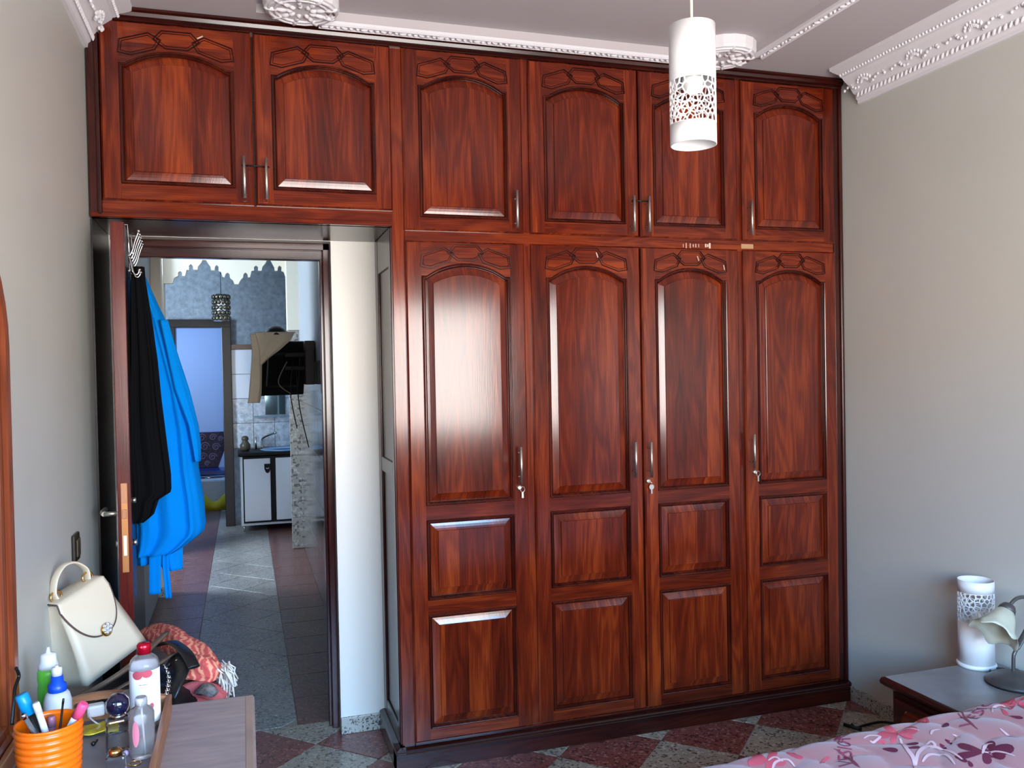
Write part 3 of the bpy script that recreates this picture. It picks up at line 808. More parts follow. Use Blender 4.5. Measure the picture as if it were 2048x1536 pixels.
# tiled splashback pieces on the kitchen wall
M_splash = plain('splash_tile', (176, 186, 198), rough=.18, var=.28, vscale=30, bump=.3, bscale=24)
M_splashp = plain('splash_tile_plain', (186, 198, 216), rough=.18)
sb = MB(); sb.box(-.13, 1.4, KY-.010, KY, .78, 1.80); sbo = sb.build('wall_kitchen_splashback', M_grout, kind='structure')
tm = {}
for a in range(7):
    for b_ in range(4):
        k = (a+b_ // 2) % 2 if b_ > 1 else 0
        if k not in tm:
            t = MB(); t.box(0, .205, KY-.018, KY-.008, 0, .248); tm[k] = o = t.build('tile', M_splash if k == 0 else M_splashp, sbo, .003)
        else: o = copyobj(tm[k], sbo)
        o.location = (-.125+a*.209, 0, .79+b_*.252)
m = MB('x'); m.box(-.13, 1.4, KY-.03, KY, 1.80, 1.845); tag(m.build('trim_kitchen', M_wood_dark, kind='structure'))
# dark frame of the far doorway
fr = empty('door_2', 'dark wooden door frame to the blue-lit far room', None, (-.42, KY, 0), kind='structure')
fi = Matrix.Translation((.42, -KY, 0))
for nm, b in (('frame_jamb', (-.21, -.118, KY-.06, KY+.13, 0, 2.10)), ('frame_jamb', (-.735, -.645, KY-.06, KY+.13, 0, 2.10)), ('frame_head', (-.735, -.118, KY-.062, KY+.13, 2.02, 2.10))):
    m = MB('z'); m.box(*b); o = m.build(nm, M_dark, None, .006); o.parent = fr; o.matrix_parent_inverse = fi
# scalloped plaster lambrequin across the hall
LY = 4.62
def lambrequin():
    m = MB(); xs0 = at('Y', LY, 325, 560).x; xs1 = at('Y', LY, 614, 560).x; zt = 2.66
    # photo outline of the lower edge
    px = [(325, 567), (345, 567), (348, 556), (356, 552), (356, 545), (360, 542), (364, 545), (364, 552), (370, 552), (373, 540), (378, 540), (378, 531), (382, 528), (386, 532), (386, 539), (395, 539), (396, 533), (402, 526), (405, 520),
          (412, 520), (416, 526), (421, 533), (422, 540), (429, 540), (430, 533), (433, 530), (437, 533), (437, 541), (442, 543), (445, 553), (449, 554), (451, 548), (455, 545), (459, 548), (460, 555), (466, 560), (469, 568),
          (477, 568), (481, 560), (486, 555), (487, 548), (491, 545), (495, 548), (496, 555), (500, 554), (503, 542), (508, 541), (508, 534), (512, 531), (516, 534), (516, 541), (523, 541), (525, 533), (531, 526), (534, 520),
          (541, 520), (545, 527), (549, 534), (550, 541), (555, 541), (556, 534), (559, 531), (563, 534), (563, 541), (568, 543), (572, 555), (577, 555), (578, 548), (582, 545), (586, 549), (587, 556), (592, 560), (595, 570), (614, 570)]
    pts = [at('Y', LY, x, y) for x, y in px]
    poly = [(p.x, p.z) for p in pts]
    for k in range(len(poly)-1):
        (xa, za), (xb, zb) = poly[k], poly[k+1]
        if abs(xa-xb) < 1e-4: xb += 1e-3
        m.quad((xa, LY, za), (xb, LY, zb), (xb, LY, zt), (xa, LY, zt))
        m.quad((xa, LY+.05, za), (xa, LY+.05, zt), (xb, LY+.05, zt), (xb, LY+.05, zb))
        m.quad((xa, LY, za), (xa, LY+.05, za), (xb, LY+.05, zb), (xb, LY, zb))
    o = m.build('trim_lambrequin', M_cream, kind='structure')
    m = MB(); m.box(-2.0, 1.5, LY, LY+.05, zt, 2.80); m.build('trim_lambrequin_beam', M_cream, kind='structure')
lambrequin()
# pale pillar and pink curtain seen left of the lambrequin
m = MB(); m.box(-.99, -.64, 4.55, 4.75, 0, 2.8); m.build('wall_kitchen_pillar', M_cream, kind='structure')
p0 = at('Y', 4.2, 297, 560); cur = drape([(552, 285, 318), (590, 285, 322), (640, 285, 328), (1120, 285, 328)], 4.525, .022, 3, .006, 1)
tag(cur.build('curtain', plain('pink_cloth', (206, 150, 176), .9)), 'faded pink cloth hanging in the hall behind the blue bathrobe', 'curtain')

# mosaic pendant in the kitchen
ly = 4.9; p = at('Y', ly, 443, 642); lr = .0
ml = empty('mosaic_lamp', 'mirrored mosaic drum lamp hanging in the kitchen', 'lamp', (p.x, ly, p.z))
R_ = .085
m = MB(); m.tube([(0, 0, .24), (0, 0, 2.80-p.z)], .003, 6); m.build('cord', M_black, ml)
m = MB(); m.lathe([(R_*.8, .0), (R_*.8, .24)], 24); m.build('drum', M_chrome, ml)
M_mirror_dark = plain('dark_mirror', (120, 116, 104), rough=.08, metal=1)
t0 = None
for r_ in range(5):
    for k in range(12):
        if t0 is None:
            t = MB(); t.blob((0, 0, 0), .020, .012, .022, 8, 4); t0 = o = t.build('mirror_piece', M_mirror_dark, ml)
        else: o = copyobj(t0, ml)
        a = 2*PI*(k+.5*(r_ % 2))/12; o.location = (R_*.86*math.cos(a), R_*.86*math.sin(a), .024+r_*.048); o.rotation_euler = (0, 0, a+PI/2)

# kitchen sink cabinet
kc = empty('sink_cabinet', 'white kitchen sink cabinet with black edges and a black shield badge', 'cabinet', (.36, 5.6, 0))
ki = Matrix.Translation((-.36, -5.6, 0))
M_kwhite = plain('cabinet_white', (206, 210, 220), rough=.15, coat=.6)
def kpart(m, name, mat, bevel=.003, par=None):
    o = m.build(name, mat, None, bevel); o.parent = par or kc; o.matrix_parent_inverse = ki if par is None else Matrix.Identity(4); return o
m = MB(); m.box(-.055, .80, 5.44, KY-.02, .06, .735); kpart(m, 'body', M_kwhite)
m = MB(); m.box(-.034, .79, 5.425, 5.442, .085, .735); kpart(m, 'front_frame', M_blackm)
for x0, x1, nm in ((-.022, .225, 0), (.275, .52, 1), (.54, .78, 2)):
    m = MB(); m.box(x0, x1, 5.408, 5.427, .105, .715); d = kpart(m, 'door', M_kwhite, .005)
    if nm == 0:
        p = at('Y', 5.405, 535, 937)
        pr_ = [(-.033, .047), (.033, .047), (.031, -.005), (.018, -.036), (0, -.048), (-.018, -.036), (-.031, -.005)]
        m = MB(); m.loft([[(p.x+x*.95, 5.409, p.z+z) for x, z in pr_], [(p.x+x*.9, 5.402, p.z+z*.95) for x, z in pr_]], smooth=False); bd = kpart(m, 'badge', M_blackm, 0, d)
        m = MB(); m.tube([(p.x-.014, 5.401, p.z+.006), (p.x, 5.401, p.z-.002), (p.x+.014, 5.401, p.z+.008)], .004, 6); kpart(m, 'badge_mark', M_kwhite, 0, d)
m = MB(); m.box(-.075, .82, 5.40, KY-.005, .74, .775); kpart(m, 'worktop', M_blackm, .01)
for x in (-.03, .76):
    for y in (5.47, 5.84):
        m = MB(); m.tube([(x, y, 0), (x, y, .065)], .011, 10); kpart(m, 'leg', M_chrome, 0)
m = MB(); m.lathe([(.05, -.010), (.20, 0), (.225, .014), (.205, .020), (.17, .006), (.04, -.002)], 32, (.36, 5.63, .772)); bas = kpart(m, 'basin', plain('basin_blue', (140, 186, 236), rough=.1), 0)
m = MB(); m.tube(smooth_pts([(.16, 5.82, .775), (.16, 5.82, .87), (.20, 5.79, .905), (.30, 5.71, .945)], 5), .011, 10); m.tube([(.10, 5.82, .775), (.10, 5.82, .90)], .010, 10); kpart(m, 'tap', M_chrome, 0)
# soap pump / jar beside the tap
m = MB(); m.lathe([(.035, 0), (.050, .02), (.052, .06), (.034, .085), (.026, .10), (.036, .115), (.030, .14), (.012, .15)], 18, (-.005, 5.68, .7755))
tag(m.build('soap_jar', plain('brown_ceramic', (86, 78, 66), .3)), 'small brown jar beside the kitchen tap', 'jar')
# mirror cabinet shelf over the sink
m = MB(); p = at('Y', KY-.05, 535, 815)
m.box(.08, .40, KY-.09, KY-.02, 1.10, 1.115); tag(m.build('wall_shelf', plain('glass_shelf', (120, 150, 170), .1)), 'small glass shelf over the kitchen sink', 'shelf')
m = MB(); m.box(.20, .40, KY-.03, KY-.02, 1.12, 1.36); tag(m.build('wall_mirror', plain('kitchen_mirror', (150, 190, 214), .05, 1)), 'small mirror above the kitchen sink', 'mirror')
# chair with blue seat and carved wooden back in the far room
ch = empty('chair', 'chair with blue seat and carved patterned back in the far room', 'chair', (-.40, 6.7, 0))
M_carved = plain('carved_pattern', (74, 64, 86), rough=.5, var=.5, vscale=34)
M_bluevinyl = plain('blue_vinyl', (16, 44, 110), rough=.3)
m = MB(); m.box(-.22, .22, -.22, .22, .45, .50); m.build('seat', M_bluevinyl, ch, .015)
m = MB(); pr_ = [(-.12, .50), (.10, .50), (.18, .72), (.18, .90), (-.14, .90)]
m.loft([[(x, .20, z) for x, z in pr_], [(x, .225, z) for x, z in pr_]], smooth=False); bk = m.build('backrest', M_carved, ch, .004)
m = MB()
for (cx, cz, rr) in ((-.07, .84, .045), (.05, .84, .04), (-.04, .74, .05), (.08, .73, .045), (-.06, .63, .042), (.04, .62, .045), (-.02, .55, .03), (.13, .82, .03)):
    m.tube([(cx+rr*(1-t/26)*math.cos(t*.5), .197, cz+rr*(1-t/26)*math.sin(t*.5)) for t in range(22)], .0055, 6)
m.build('scroll_relief', plain('scroll_pale', (168, 150, 176), .5), bk)
for x in (-.19, .19):
    for y in (-.19, .19):
        m = MB(); m.tube([(x, y, 0), (x, y, .45)], .011, 10); m.build('leg', M_chrome, ch)
m = MB(); m.tube([(-.19, -.19, .43), (.19, -.19, .43)], .010, 8); m.build('seat_rail', M_chrome, ch)
# yellow cloth on a low white box behind the chair
m = MB(); m.box(-.75, .1, 7.42, 7.72, 0, .30); tag(m.build('low_box', plain('low_box_white', (180, 184, 186), .5), None, .02), 'low white box on the floor of the far room', 'box')
m = MB(); rings = []
for k in range(13):
    x = -.55+k*.045; rings.append([(x, 7.15+.16*math.cos(a*PI/7), max(.002, (.12+.05*math.sin(k*1.1))*math.sin(a*PI/7)**.8 if 0 < a < 7 else .002)) for a in range(8)])
m.loft(rings); tag(m.build('yellow_cloth', plain('yellow_cloth', (168, 150, 12), .9)), 'crumpled yellow cloth on the floor behind the chair', 'cloth')

# television on a wall arm with a beige shirt over it
TV = Matrix.Translation((.235, 2.85, 1.575)) @ Matrix.Rotation(math.radians(30), 4, 'Z') @ Matrix.Rotation(math.radians(8), 4, 'X')
tv = empty('television', 'black television seen from behind on a swing arm in the hall', 'television', TV.translation)
ti = Matrix.Translation(-tv.location)
def tpart(m, name, mat, bevel=.006, xf=TV):
    o = m.build(name, mat, None, bevel, xf=xf); o.parent = tv; o.matrix_parent_inverse = ti; return o
m = MB(); m.box(-.19, .21, .0, .035, -.19, .19); tpart(m, 'panel', M_black)
m = MB(); m.box(-.12, .15, -.03, .0, -.13, .11); tpart(m, 'back_cover', M_black, .02)
I4 = Matrix.Identity(4)
for z in (1.665, 1.575):
    m = MB(); m.box(.27, .462, 2.79, 2.82, z-.014, z+.014); tpart(m, 'arm', M_blackm, .003, I4)
m = MB(); m.box(.40, .464, 2.70, 2.90, 1.46, 1.76); tpart(m, 'wall_box', plain('brown_box', (44, 36, 34), .5), .004, I4)
for k, (a, b, c) in enumerate((((.28, 2.72, 1.62), (.22, 2.70, 1.48), (.30, 2.72, 1.40)), ((.32, 2.75, 1.60), (.30, 2.74, 1.40), (.34, 2.78, 1.16)), ((.34, 2.74, 1.56), (.36, 2.76, 1.30), (.42, 2.84, 1.02)))):
    m = MB(); m.tube(smooth_pts([a, b, c], 8), .004, 6); tpart(m, 'cable', plain('cable_%d' % k, (120, 116, 110) if k == 0 else (12, 12, 14), .5), 0, I4)
# shirt: draped over the left end and the top of the television
M_shirt = plain('beige_cloth', (224, 212, 190), rough=.9, var=.05, bump=.15, bscale=60)
sh = empty('shirt', 'beige knitted shirt draped over the television in the hall', 'shirt', (.15, 2.70, 1.40))
si = Matrix.Translation(-sh.location)
m = drape([(664, 510, 590), (680, 508, 582), (700, 507, 560), (715, 506, 540), (730, 504, 524), (760, 502, 524), (790, 498, 523), (806, 495, 520)], 2.735, .022, 2.0, .006, .7)
o = m.build('shirt_body', M_shirt); o.parent = sh; o.matrix_parent_inverse = si
m = drape([(668, 500, 512), (700, 504, 520), (760, 500, 522), (806, 496, 518)], 2.70, .018, 1.0, .003, .2)
o = m.build('sleeve', M_shirt); o.parent = sh; o.matrix_parent_inverse = si
# black cap on top of it
p = at('Y', 2.80, 552, 668)
m = MB(); m.lathe([(.078, -.008), (.076, .0), (.064, .030), (.040, .050), (.012, .058), (.002, .059)], 24, (p.x, 2.80, p.z))
m.blob((p.x-.075, 2.77, p.z-.004), .045, .05, .005, 12, 4)
tag(m.build('cap', plain('black_cap', (18, 22, 24), .35)), 'black cap lying on top of the draped television', 'cap')

# ------------------------------------------------------------------ perforated white lamps
def lattice(r, h, b0, b1, rows, per, gap, seed, th=.0022, wavy=0.0):
    """tube of radius r, height h, with a band (b0..b1) of irregular cut-out cells"""
    rnd = random.Random(seed); Lc = 2*PI*r; bh = b1-b0
    pts = []
    for i in range(rows):
        for j in range(per):
            pts.append((((j+.5*(i % 2)+rnd.uniform(-.36, .36))*Lc/per) % Lc, b0+(i+.5+rnd.uniform(-.36, .36))*bh/rows))
    m = MB()
    def P(u, z, rr): a = u/r; return (rr*math.cos(a), rr*math.sin(a), z)
    ri_ = r-th
    def addpoly(pl):
        i = len(m.v); m.v += [P(u, z, r) for u, z in pl]; m.face(range(i, i+len(pl)), smooth=False)
        i = len(m.v); m.v += [P(u, z, ri_) for u, z in pl]; m.face(list(range(i, i+len(pl)))[::-1], smooth=False)
    for (px, pz) in pts:
        cell = [(px-Lc*.2, b0), (px+Lc*.2, b0), (px+Lc*.2, b1), (px-Lc*.2, b1)]
        for (qx, qz) in pts:
            for s in (-Lc, 0, Lc):
                x = qx+s
                if (x, qz) == (px, pz) or abs(x-px) > Lc*.3: continue
                mx, mz = (px+x)/2, (pz+qz)/2; nx, nz = x-px, qz-pz
                out = []
                for i in range(len(cell)):
                    a = cell[i]; b = cell[(i+1) % len(cell)]
                    da = (a[0]-mx)*nx+(a[1]-mz)*nz; db = (b[0]-mx)*nx+(b[1]-mz)*nz
                    if da <= 0: out.append(a)
                    if (da <= 0) != (db <= 0):
                        t = da/(da-db); out.append((a[0]+(b[0]-a[0])*t, a[1]+(b[1]-a[1])*t))
                cell = out
                if len(cell) < 3: break
            if len(cell) < 3: break
        if len(cell) < 3: continue
        cx = sum(p[0] for p in cell)/len(cell); cz = sum(p[1] for p in cell)/len(cell)
        rad = sum(math.hypot(p[0]-cx, p[1]-cz) for p in cell)/len(cell)
        k = max(.0, 1-gap/max(rad, 1e-6))
        if k < .15:
            addpoly(cell); continue
        hole = [(cx+(p[0]-cx)*k, cz+(p[1]-cz)*k) for p in cell]
        for i in range(len(cell)):
            j = (i+1) % len(cell)
            addpoly([cell[i], cell[j], hole[j], hole[i]])
            q = len(m.v); m.v += [P(*hole[i], r), P(*hole[j], r), P(*hole[j], ri_), P(*hole[i], ri_)]; m.face((q, q+1, q+2, q+3))
    n = 64
    for z0, z1 in ((0, b0), (b1, h)):
        rings = [[P(Lc*j/n, z, rr) for j in range(n)] for z, rr in ((z0, ri_), (z0, r), (z1, r), (z1, ri_), (z0, ri_))]
        m.loft(rings, cap0=False, cap1=False)
    return m
pl = at('X', 1.05, 1387, 285)
pend = empty('pendant_lamp', 'white cylinder pendant lamp with a band of cut-out cells under the ceiling', 'lamp', (1.05, -1.42, 2.068))
lattice(.0555, .286, .048, .153, 7, 20, .0021, 3).build('shade', M_white, pend)
m = MB(); m.lathe([(.0535, .278), (.0535, .281)], 40); m.build('shade_top', M_white, pend)
m = MB(); m.tube([(0, 0, .29), (0, 0, ZT-2.068)], .0035, 8); m.build('cord', plain('cord_cream', (222, 210, 186), .5), pend)
m = MB(); m.lathe([(.045, ZT-2.068-.03), (.045, ZT-2.068)], 24); m.build('ceiling_rose', M_white, pend)
m = MB(); m.lathe([(.016, .21), (.016, .285)], 16); m.build('bulb_holder', M_white, pend)
m = MB(); m.lathe([(.004, .12), (.02, .13), (.026, .15), (.022, .18), (.013, .21)], 16); m.build('bulb', plain('bulb_glass', (246, 244, 240), .2), pend)

# ------------------------------------------------------------------ nightstand with its lamps
NX0, NX1, NY0, NY1, NZ = 2.115, 2.596, -1.205, -.790, .430
ns = empty('nightstand', 'red-brown wooden nightstand with grey marble top beside the bed', 'nightstand', ((NX0+NX1)/2, (NY0+NY1)/2, 0))
nsi = Matrix.Translation(-Vector(ns.location))
def npart(m, name, mat, bevel=.003):
    o = m.build(name, mat, None, bevel); o.parent = ns; o.matrix_parent_inverse = nsi; return o
m = MB('z'); m.box(NX0+.035, NX1, NY0+.025, NY1-.025, .05, NZ-.03); npart(m, 'body', M_wood_dark)
m = MB('y')
prof = [(.030, -.040), (.022, -.036), (.010, -.032), (.0, -.022), (.0, -.010), (.008, -.001), (.018, 0), (.05, 0), (.05, -.04)]
def edge_ring(inset, z): return [(NX0+inset, NY0+inset, NZ+z), (NX1, NY0+inset, NZ+z), (NX1, NY1-inset, NZ+z), (NX0+inset, NY1-inset, NZ+z)]
m.loft([edge_ring(.034, -.048), edge_ring(.026, -.042), edge_ring(.012, -.034), edge_ring(.002, -.026), edge_ring(0, -.016), edge_ring(.005, -.004), edge_ring(.014, -.001)], smooth=False); npart(m, 'top_edge', M_wood_dark, 0)
m = MB(); m.loft([edge_ring(.010, -.01), edge_ring(.013, 0), edge_ring(.016, .001)], smooth=False); npart(m, 'marble_top', M_marble2, 0)
# bowed drawer front with raised oval-ended panel
m = MB('y'); m.box(NX0+.022, NX0+.037, NY0+.04, NY1-.04, .235, .365); dw = npart(m, 'drawer', M_wood_dark, .006)
m = MB('y'); pr_ = []
for k in range(13):
    a = PI/2+PI*k/12; pr_.append((NY0+.115+.035*math.cos(a), .300+.042*math.sin(a)))
for k in range(13):
    a = -PI/2+PI*k/12; pr_.append((NY1-.115+.035*math.cos(a), .300+.042*math.sin(a)))
cyv = sum(p[0] for p in pr_)/26
m.loft([[(NX0+.022, y, z) for y, z in pr_], [(NX0+.015, cyv+(y-cyv)*.96, .3+(z-.3)*.9) for y, z in pr_], [(NX0+.013, cyv+(y-cyv)*.9, .3+(z-.3)*.7) for y, z in pr_]], smooth=False); o = m.build('raised_panel', M_wood, dw)
m = MB(); m.blob((NX0+.004, cyv, .30), .012, .012, .012, 12, 8); m.build('knob', M_brass, dw)
m = MB('y'); m.box(NX0+.024, NX0+.037, NY0+.04, NY1-.04, .075, .220); npart(m, 'drawer', M_wood, .006)
for x in (NX0+.06, NX1-.03):
    for y in (NY0+.05, NY1-.05):
        m = MB('z'); m.lathe([(.014, 0.001), (.022, .03), (.020, .055)], 12, (x, y, 0)); npart(m, 'foot', M_wood_dark, 0)
p = at('Z', NZ, 1953, 1331)
wl = empty('table_lamp', 'white perforated cylinder lamp standing on the nightstand against the wall', 'lamp', (min(p.x, XR-.078), p.y, NZ+.0015))
m = MB(); m.lathe([(.066, 0), (.066, .010), (.062, .014)], 40); m.build('base_ring', M_white, wl)
LW = lattice(.060, .300, .150, .258, 7, 20, .0021, 9); LW.build('shade', M_white, wl).location = (0, 0, .012)
m = MB(); m.lathe([(.004, .06), (.012, .06), (.012, .12), (.022, .15), (.024, .17), (.015, .19), (.003, .20)], 14); m.build('bulb', plain('bulb_glass_b', (240, 238, 234), .2), wl)
# bronze lamp with tulip shade
p = at('Z', NZ, 2032, 1368)
LYB = p.y
bl = empty('reading_lamp', 'aged bronze curved-neck lamp with frosted tulip glass shade on the nightstand', 'lamp', (p.x, p.y, NZ+.0015))
bli = Matrix.Translation(-Vector(bl.location))
m = MB(); m.lathe([(.094, 0), (.096, .006), (.092, .012), (.075, .022), (.068, .028), (.048, .033), (.030, .040), (.012, .046), (.008, .05)], 36); m.build('base', M_bronze, bl)
m = MB(); m.lathe([(.090, -.0012), (.096, .0), (.096, .004)], 36); m.build('base_pad', M_black, bl)
def lp(px, py): return at('Y', LYB, px, py)
neck = [lp(*q) for q in ((2027, 1352), (2027, 1316), (2030, 1304), (2044, 1278), (2060, 1245), (2064, 1215), (2052, 1196), (2036, 1196), (2024, 1205), (2016, 1218))]
m = MB(); m.tube(smooth_pts(neck, 6), .0062, 12); o = m.build('neck', M_bronze); o.parent = bl; o.matrix_parent_inverse = bli
m = MB(); a = lp(2031, 1300); b = lp(2062, 1240); m.tube(smooth_pts([a, lp(2043, 1280), lp(2053, 1262), b], 4), [.005]+[.012]*11+[.004], 10, flat=(1, .5)); o = m.build('neck_leaf', M_bronze); o.parent = bl; o.matrix_parent_inverse = bli
top = lp(2017, 1214); tipd = (lp(1962, 1296)-top); tipd.y -= .02; tipd.normalize()
q_ = tipd.to_track_quat('Z', 'X').to_matrix()
m = MB(); m.lathe([(.008, -.012), (.020, -.006), (.026, .006), (.028, .016), (.026, .018)], 24, top, mat=q_); o = m.build('shade_cap', M_bronze); o.parent = bl; o.matrix_parent_inverse = bli
rings = []; prof = [(.020, .010), (.026, .018), (.036, .035), (.044, .055), (.050, .075), (.058, .092), (.070, .108)]
for inner in (0, 1):
    seq = prof if not inner else prof[::-1]
    for (rr, t) in seq:
        ring = []
        for j in range(40):
            a_ = 2*PI*j/40; k = max(0, (t-.06)/.05)
            w_ = .5+.5*math.cos(5*a_); r2 = rr+(.012*k*w_)-(.002 if inner else 0); t2 = t+k*(.020*w_**2-.006)
            v_ = q_ @ Vector((r2*math.cos(a_), r2*math.sin(a_), t2)); ring.append(tuple(top+v_))
        rings.append(ring)
m = MB(); m.loft(rings, cap0=False, cap1=False); o = m.build('glass_shade', M_amber); o.parent = bl; o.matrix_parent_inverse = bli
m = MB(); w0 = lp(2010, 1338); m.tube(smooth_pts([(p.x+.0, p.y+.085, NZ+.006), (p.x+.015, p.y+.12, NZ+.006), (p.x+.045, p.y+.13, NZ+.006), (min(p.x+.075, XR-.02), p.y+.11, NZ+.006)], 6), .0035, 8); o = m.build('flex', M_black); o.parent = bl; o.matrix_parent_inverse = bli

# cable lying on the floor between nightstand and wardrobe
m = MB(); cpts = [at('Z', .006, *q) for q in ((1790, 1446), (1760, 1444), (1730, 1450), (1712, 1455), (1704, 1448))]
m.tube(smooth_pts(cpts, 6), .005, 8); q = at('Z', .012, 1708, 1452); m.tube([q+Vector((-.022, .035, -.004)), q+Vector((.012, -.03, -.004))], .008, 8)
tag(m.build('power_cable', M_black), 'black power cable lying on the tiles between nightstand and wardrobe', 'cable')

# ------------------------------------------------------------------ bed with quilted floral cover
BX0, BX1, BY1, BY0, BZ = .86, 2.56, -1.215, -2.95, .500
bed = empty('bed', 'bed under a pink quilted floral bedspread in the right foreground', 'bed', ((BX0+BX1)/2, (BY0+BY1)/2, 0))
bdi = Matrix.Translation(-Vector(bed.location))
def edz(x, y):
    """height of the bedspread"""
    d = min(BY1-y, x-BX0, y-BY0)
    z = BZ-.022+.036*max(0, (x-1.05))
    R2 = .10
    if d < R2:
        t = max(0, min(1, 1-d/R2)); z -= R2*(1-math.sqrt(max(0, 1-t*t)))*1.0
    # quilting: scalloped puffs
    u = x/.155+.22*math.sin(y*19); v = y/.135+.25*math.sin(x*15+1.0)
    s = abs(math.sin(PI*u))*abs(math.sin(PI*(v+.5*(math.floor(u) % 2))))
    z += .012*(s**.45)-.006
    return z
m = MB(); nx = 190; ny = 170
xs = [BX0+(BX1-BX0)*k/nx for k in range(nx+1)]; ys = [BY1-(BY1-BY0)*(k/ny)**1.5 for k in range(ny+1)]
base = len(m.v)
for y in ys:
    for x in xs: m.v.append((x, y, edz(x, y)))
for j in range(ny):
    for i in range(nx):
        a = base+j*(nx+1)+i; m.face((a, a+nx+1, a+nx+2, a+1), smooth=True)
# hanging sides
def skirt(idx):
    prev = None
    low = []
    for q in idx:
        x, y, z = m.v[q]; low.append(m.vert((x+.006*math.sin(y*40), y+.006*math.sin(x*40), .10)))
    for k in range(len(idx)-1): m.face((idx[k], idx[k+1], low[k+1], low[k]), smooth=True)
skirt([base+i for i in range(nx+1)]); skirt([base+ny*(nx+1)+i for i in range(nx, -1, -1)]); skirt([base+j*(nx+1) for j in range(ny, -1, -1)])
M_quilt = plain('pink_quilt', (152, 94, 95), rough=.75, var=.05, vscale=12, sheen=.3)
sp_ = m.build('bedspread', M_quilt); sp_.parent = bed; sp_.matrix_parent_inverse = bdi
m = MB(); m.box(BX0+.03, BX1, BY0+.03, BY1-.03, .16, .40); o = m.build('mattress', plain('mattress_cloth', (190, 184, 176), .9)); o.parent = bed; o.matrix_parent_inverse = bdi
m = MB('x'); m.box(BX0+.02, BX1, BY0+.02, BY1-.02, 0.001, .17); o = m.build('bed_base', M_wood_dark); o.parent = bed; o.matrix_parent_inverse = bdi
# printed motifs: thin shapes lying on the quilt
M_plum = plain('print_plum', (98, 22, 52), rough=.8); M_rose = plain('print_rose', (190, 78, 92), rough=.8)
M_stem = plain('print_stem', (206, 168, 172), rough=.8); M_lilac = plain('print_lilac', (168, 110, 130), rough=.8)
def bz(px, py):
    p = at('Z', BZ, px, py)
    for _ in range(4): p = at('Z', edz(p.x, p.y), px, py)
    return min(p.x, BX1-.01), min(p.y, BY1-.012)
def lay(x, y, e=.0012): return (x, y, edz(x, y)+e)
def pr_patch(poly_px, mat, name, e=.0012):
    """filled petal: rings from outline to centroid, following the quilt"""
    P = [bz(*q) for q in poly_px]; n = len(P)
    Q = []
    for i in range(n):
        for t in (0, .5): Q.append((P[i][0]+(P[(i+1) % n][0]-P[i][0])*t, P[i][1]+(P[(i+1) % n][1]-P[i][1])*t))
    cx = sum(p[0] for p in Q)/len(Q); cy = sum(p[1] for p in Q)/len(Q)
    mm = MB(); rings = [[lay(cx+(x-cx)*k, cy+(y-cy)*k, e) for x, y in Q] for k in (1, .75, .5, .25, .02)]
    mm.loft(rings, cap0=False, cap1=True, smooth=True); o = mm.build(name, mat, sp_); return o
def pr_line(px_pts, w, mat, name, e=.0018):
    P = [Vector((*bz(*q), 0)) for q in px_pts]; P = smooth_pts(P, 6); mm = MB(); ra = []; n = len(P)
    L_, R2_ = [], []
    for k, p in enumerate(P):
        t = (P[min(k+1, n-1)]-P[max(k-1, 0)]); t.normalize(); nn = Vector((-t.y, t.x, 0))*(w*(.35+.65*math.sin(PI*min(1, (k+.6)/n))))
        L_.append(lay(p.x+nn.x, p.y+nn.y, e)); R2_.append(lay(p.x-nn.x, p.y-nn.y, e))
    mm.loft([L_, R2_], closed=False, cap0=False, cap1=False); return mm.build(name, mat, sp_)
def petal(cx, cy, a, l, w): # in photo px; returns outline
    out = []
    for k in range(14):
        t = k/14*2*PI; x = l*.5*(1-math.cos(t)); y = w*math.sin(t)*(1-.45*math.cos(t))*.7
        out.append((cx+x*math.cos(a)-y*math.sin(a)*.62, cy+(x*math.sin(a)+y*math.cos(a))*.62))
    return out
def flower(cx, cy, sc, mat, spec):
    for a, l, w in spec: pr_patch(petal(cx, cy, math.radians(a), l*sc, w*sc), mat, 'printed_petal')
flower(1968, 1505, 1, M_plum, [(-12, 62, 24), (20, 46, 20), (-60, 40, 18), (165, 60, 15), (205, 58, 14), (75, 40, 18)])
pr_line([(1964, 1505), (1990, 1504), (2030, 1513)], .0045, M_stem, 'printed_vein'); pr_line([(1965, 1508), (1972, 1492), (1986, 1488)], .004, M_stem, 'printed_vein')
flower(1795, 1466, .85, M_rose, [(-15, 50, 20), (165, 48, 20), (30, 42, 16), (110, 40, 14), (-140, 40, 14)])
pr_line([(1796, 1466), (1815, 1458), (1840, 1462)], .0035, M_stem, 'printed_vein')
flower(1535, 1522, .95, M_rose, [(10, 40, 18), (170, 42, 20), (-60, 36, 16), (215, 40, 16), (80, 36, 16)])
pr_line([(1537, 1522), (1550, 1515), (1566, 1524)], .0035, M_stem, 'printed_vein')
flower(2032, 1405, .8, M_rose, [(170, 46, 16), (30, 50, 20), (-20, 50, 18), (120, 34, 12)])
for cx, cy, a, l, w, mt in ((1765, 1498, 12, 32, 10, M_plum), (2015, 1434, 10, 32, 8, M_plum), (1572, 1505, 30, 40, 10, M_rose), (1826, 1440, 12, 34, 9, M_rose), (1890, 1479, 50, 22, 7, M_plum), (1880, 1488, 60, 24, 9, M_plum),
                            (1910, 1512, 40, 32, 9, M_plum), (1937, 1522, 70, 22, 9, M_plum), (1812, 1490, -10, 26, 6, M_plum), (1814, 1497, -8, 26, 6, M_plum), (1480, 1510, -20, 24, 9, M_rose), (1640, 1528, -50, 30, 8, M_rose), (1884, 1455, -40, 18, 9, M_plum), (2003, 1418, 60, 26, 9, M_rose), (1752, 1480, 30, 22, 9, M_rose)):
    pr_patch(petal(cx, cy, math.radians(a), l, w), mt, 'printed_leaf')
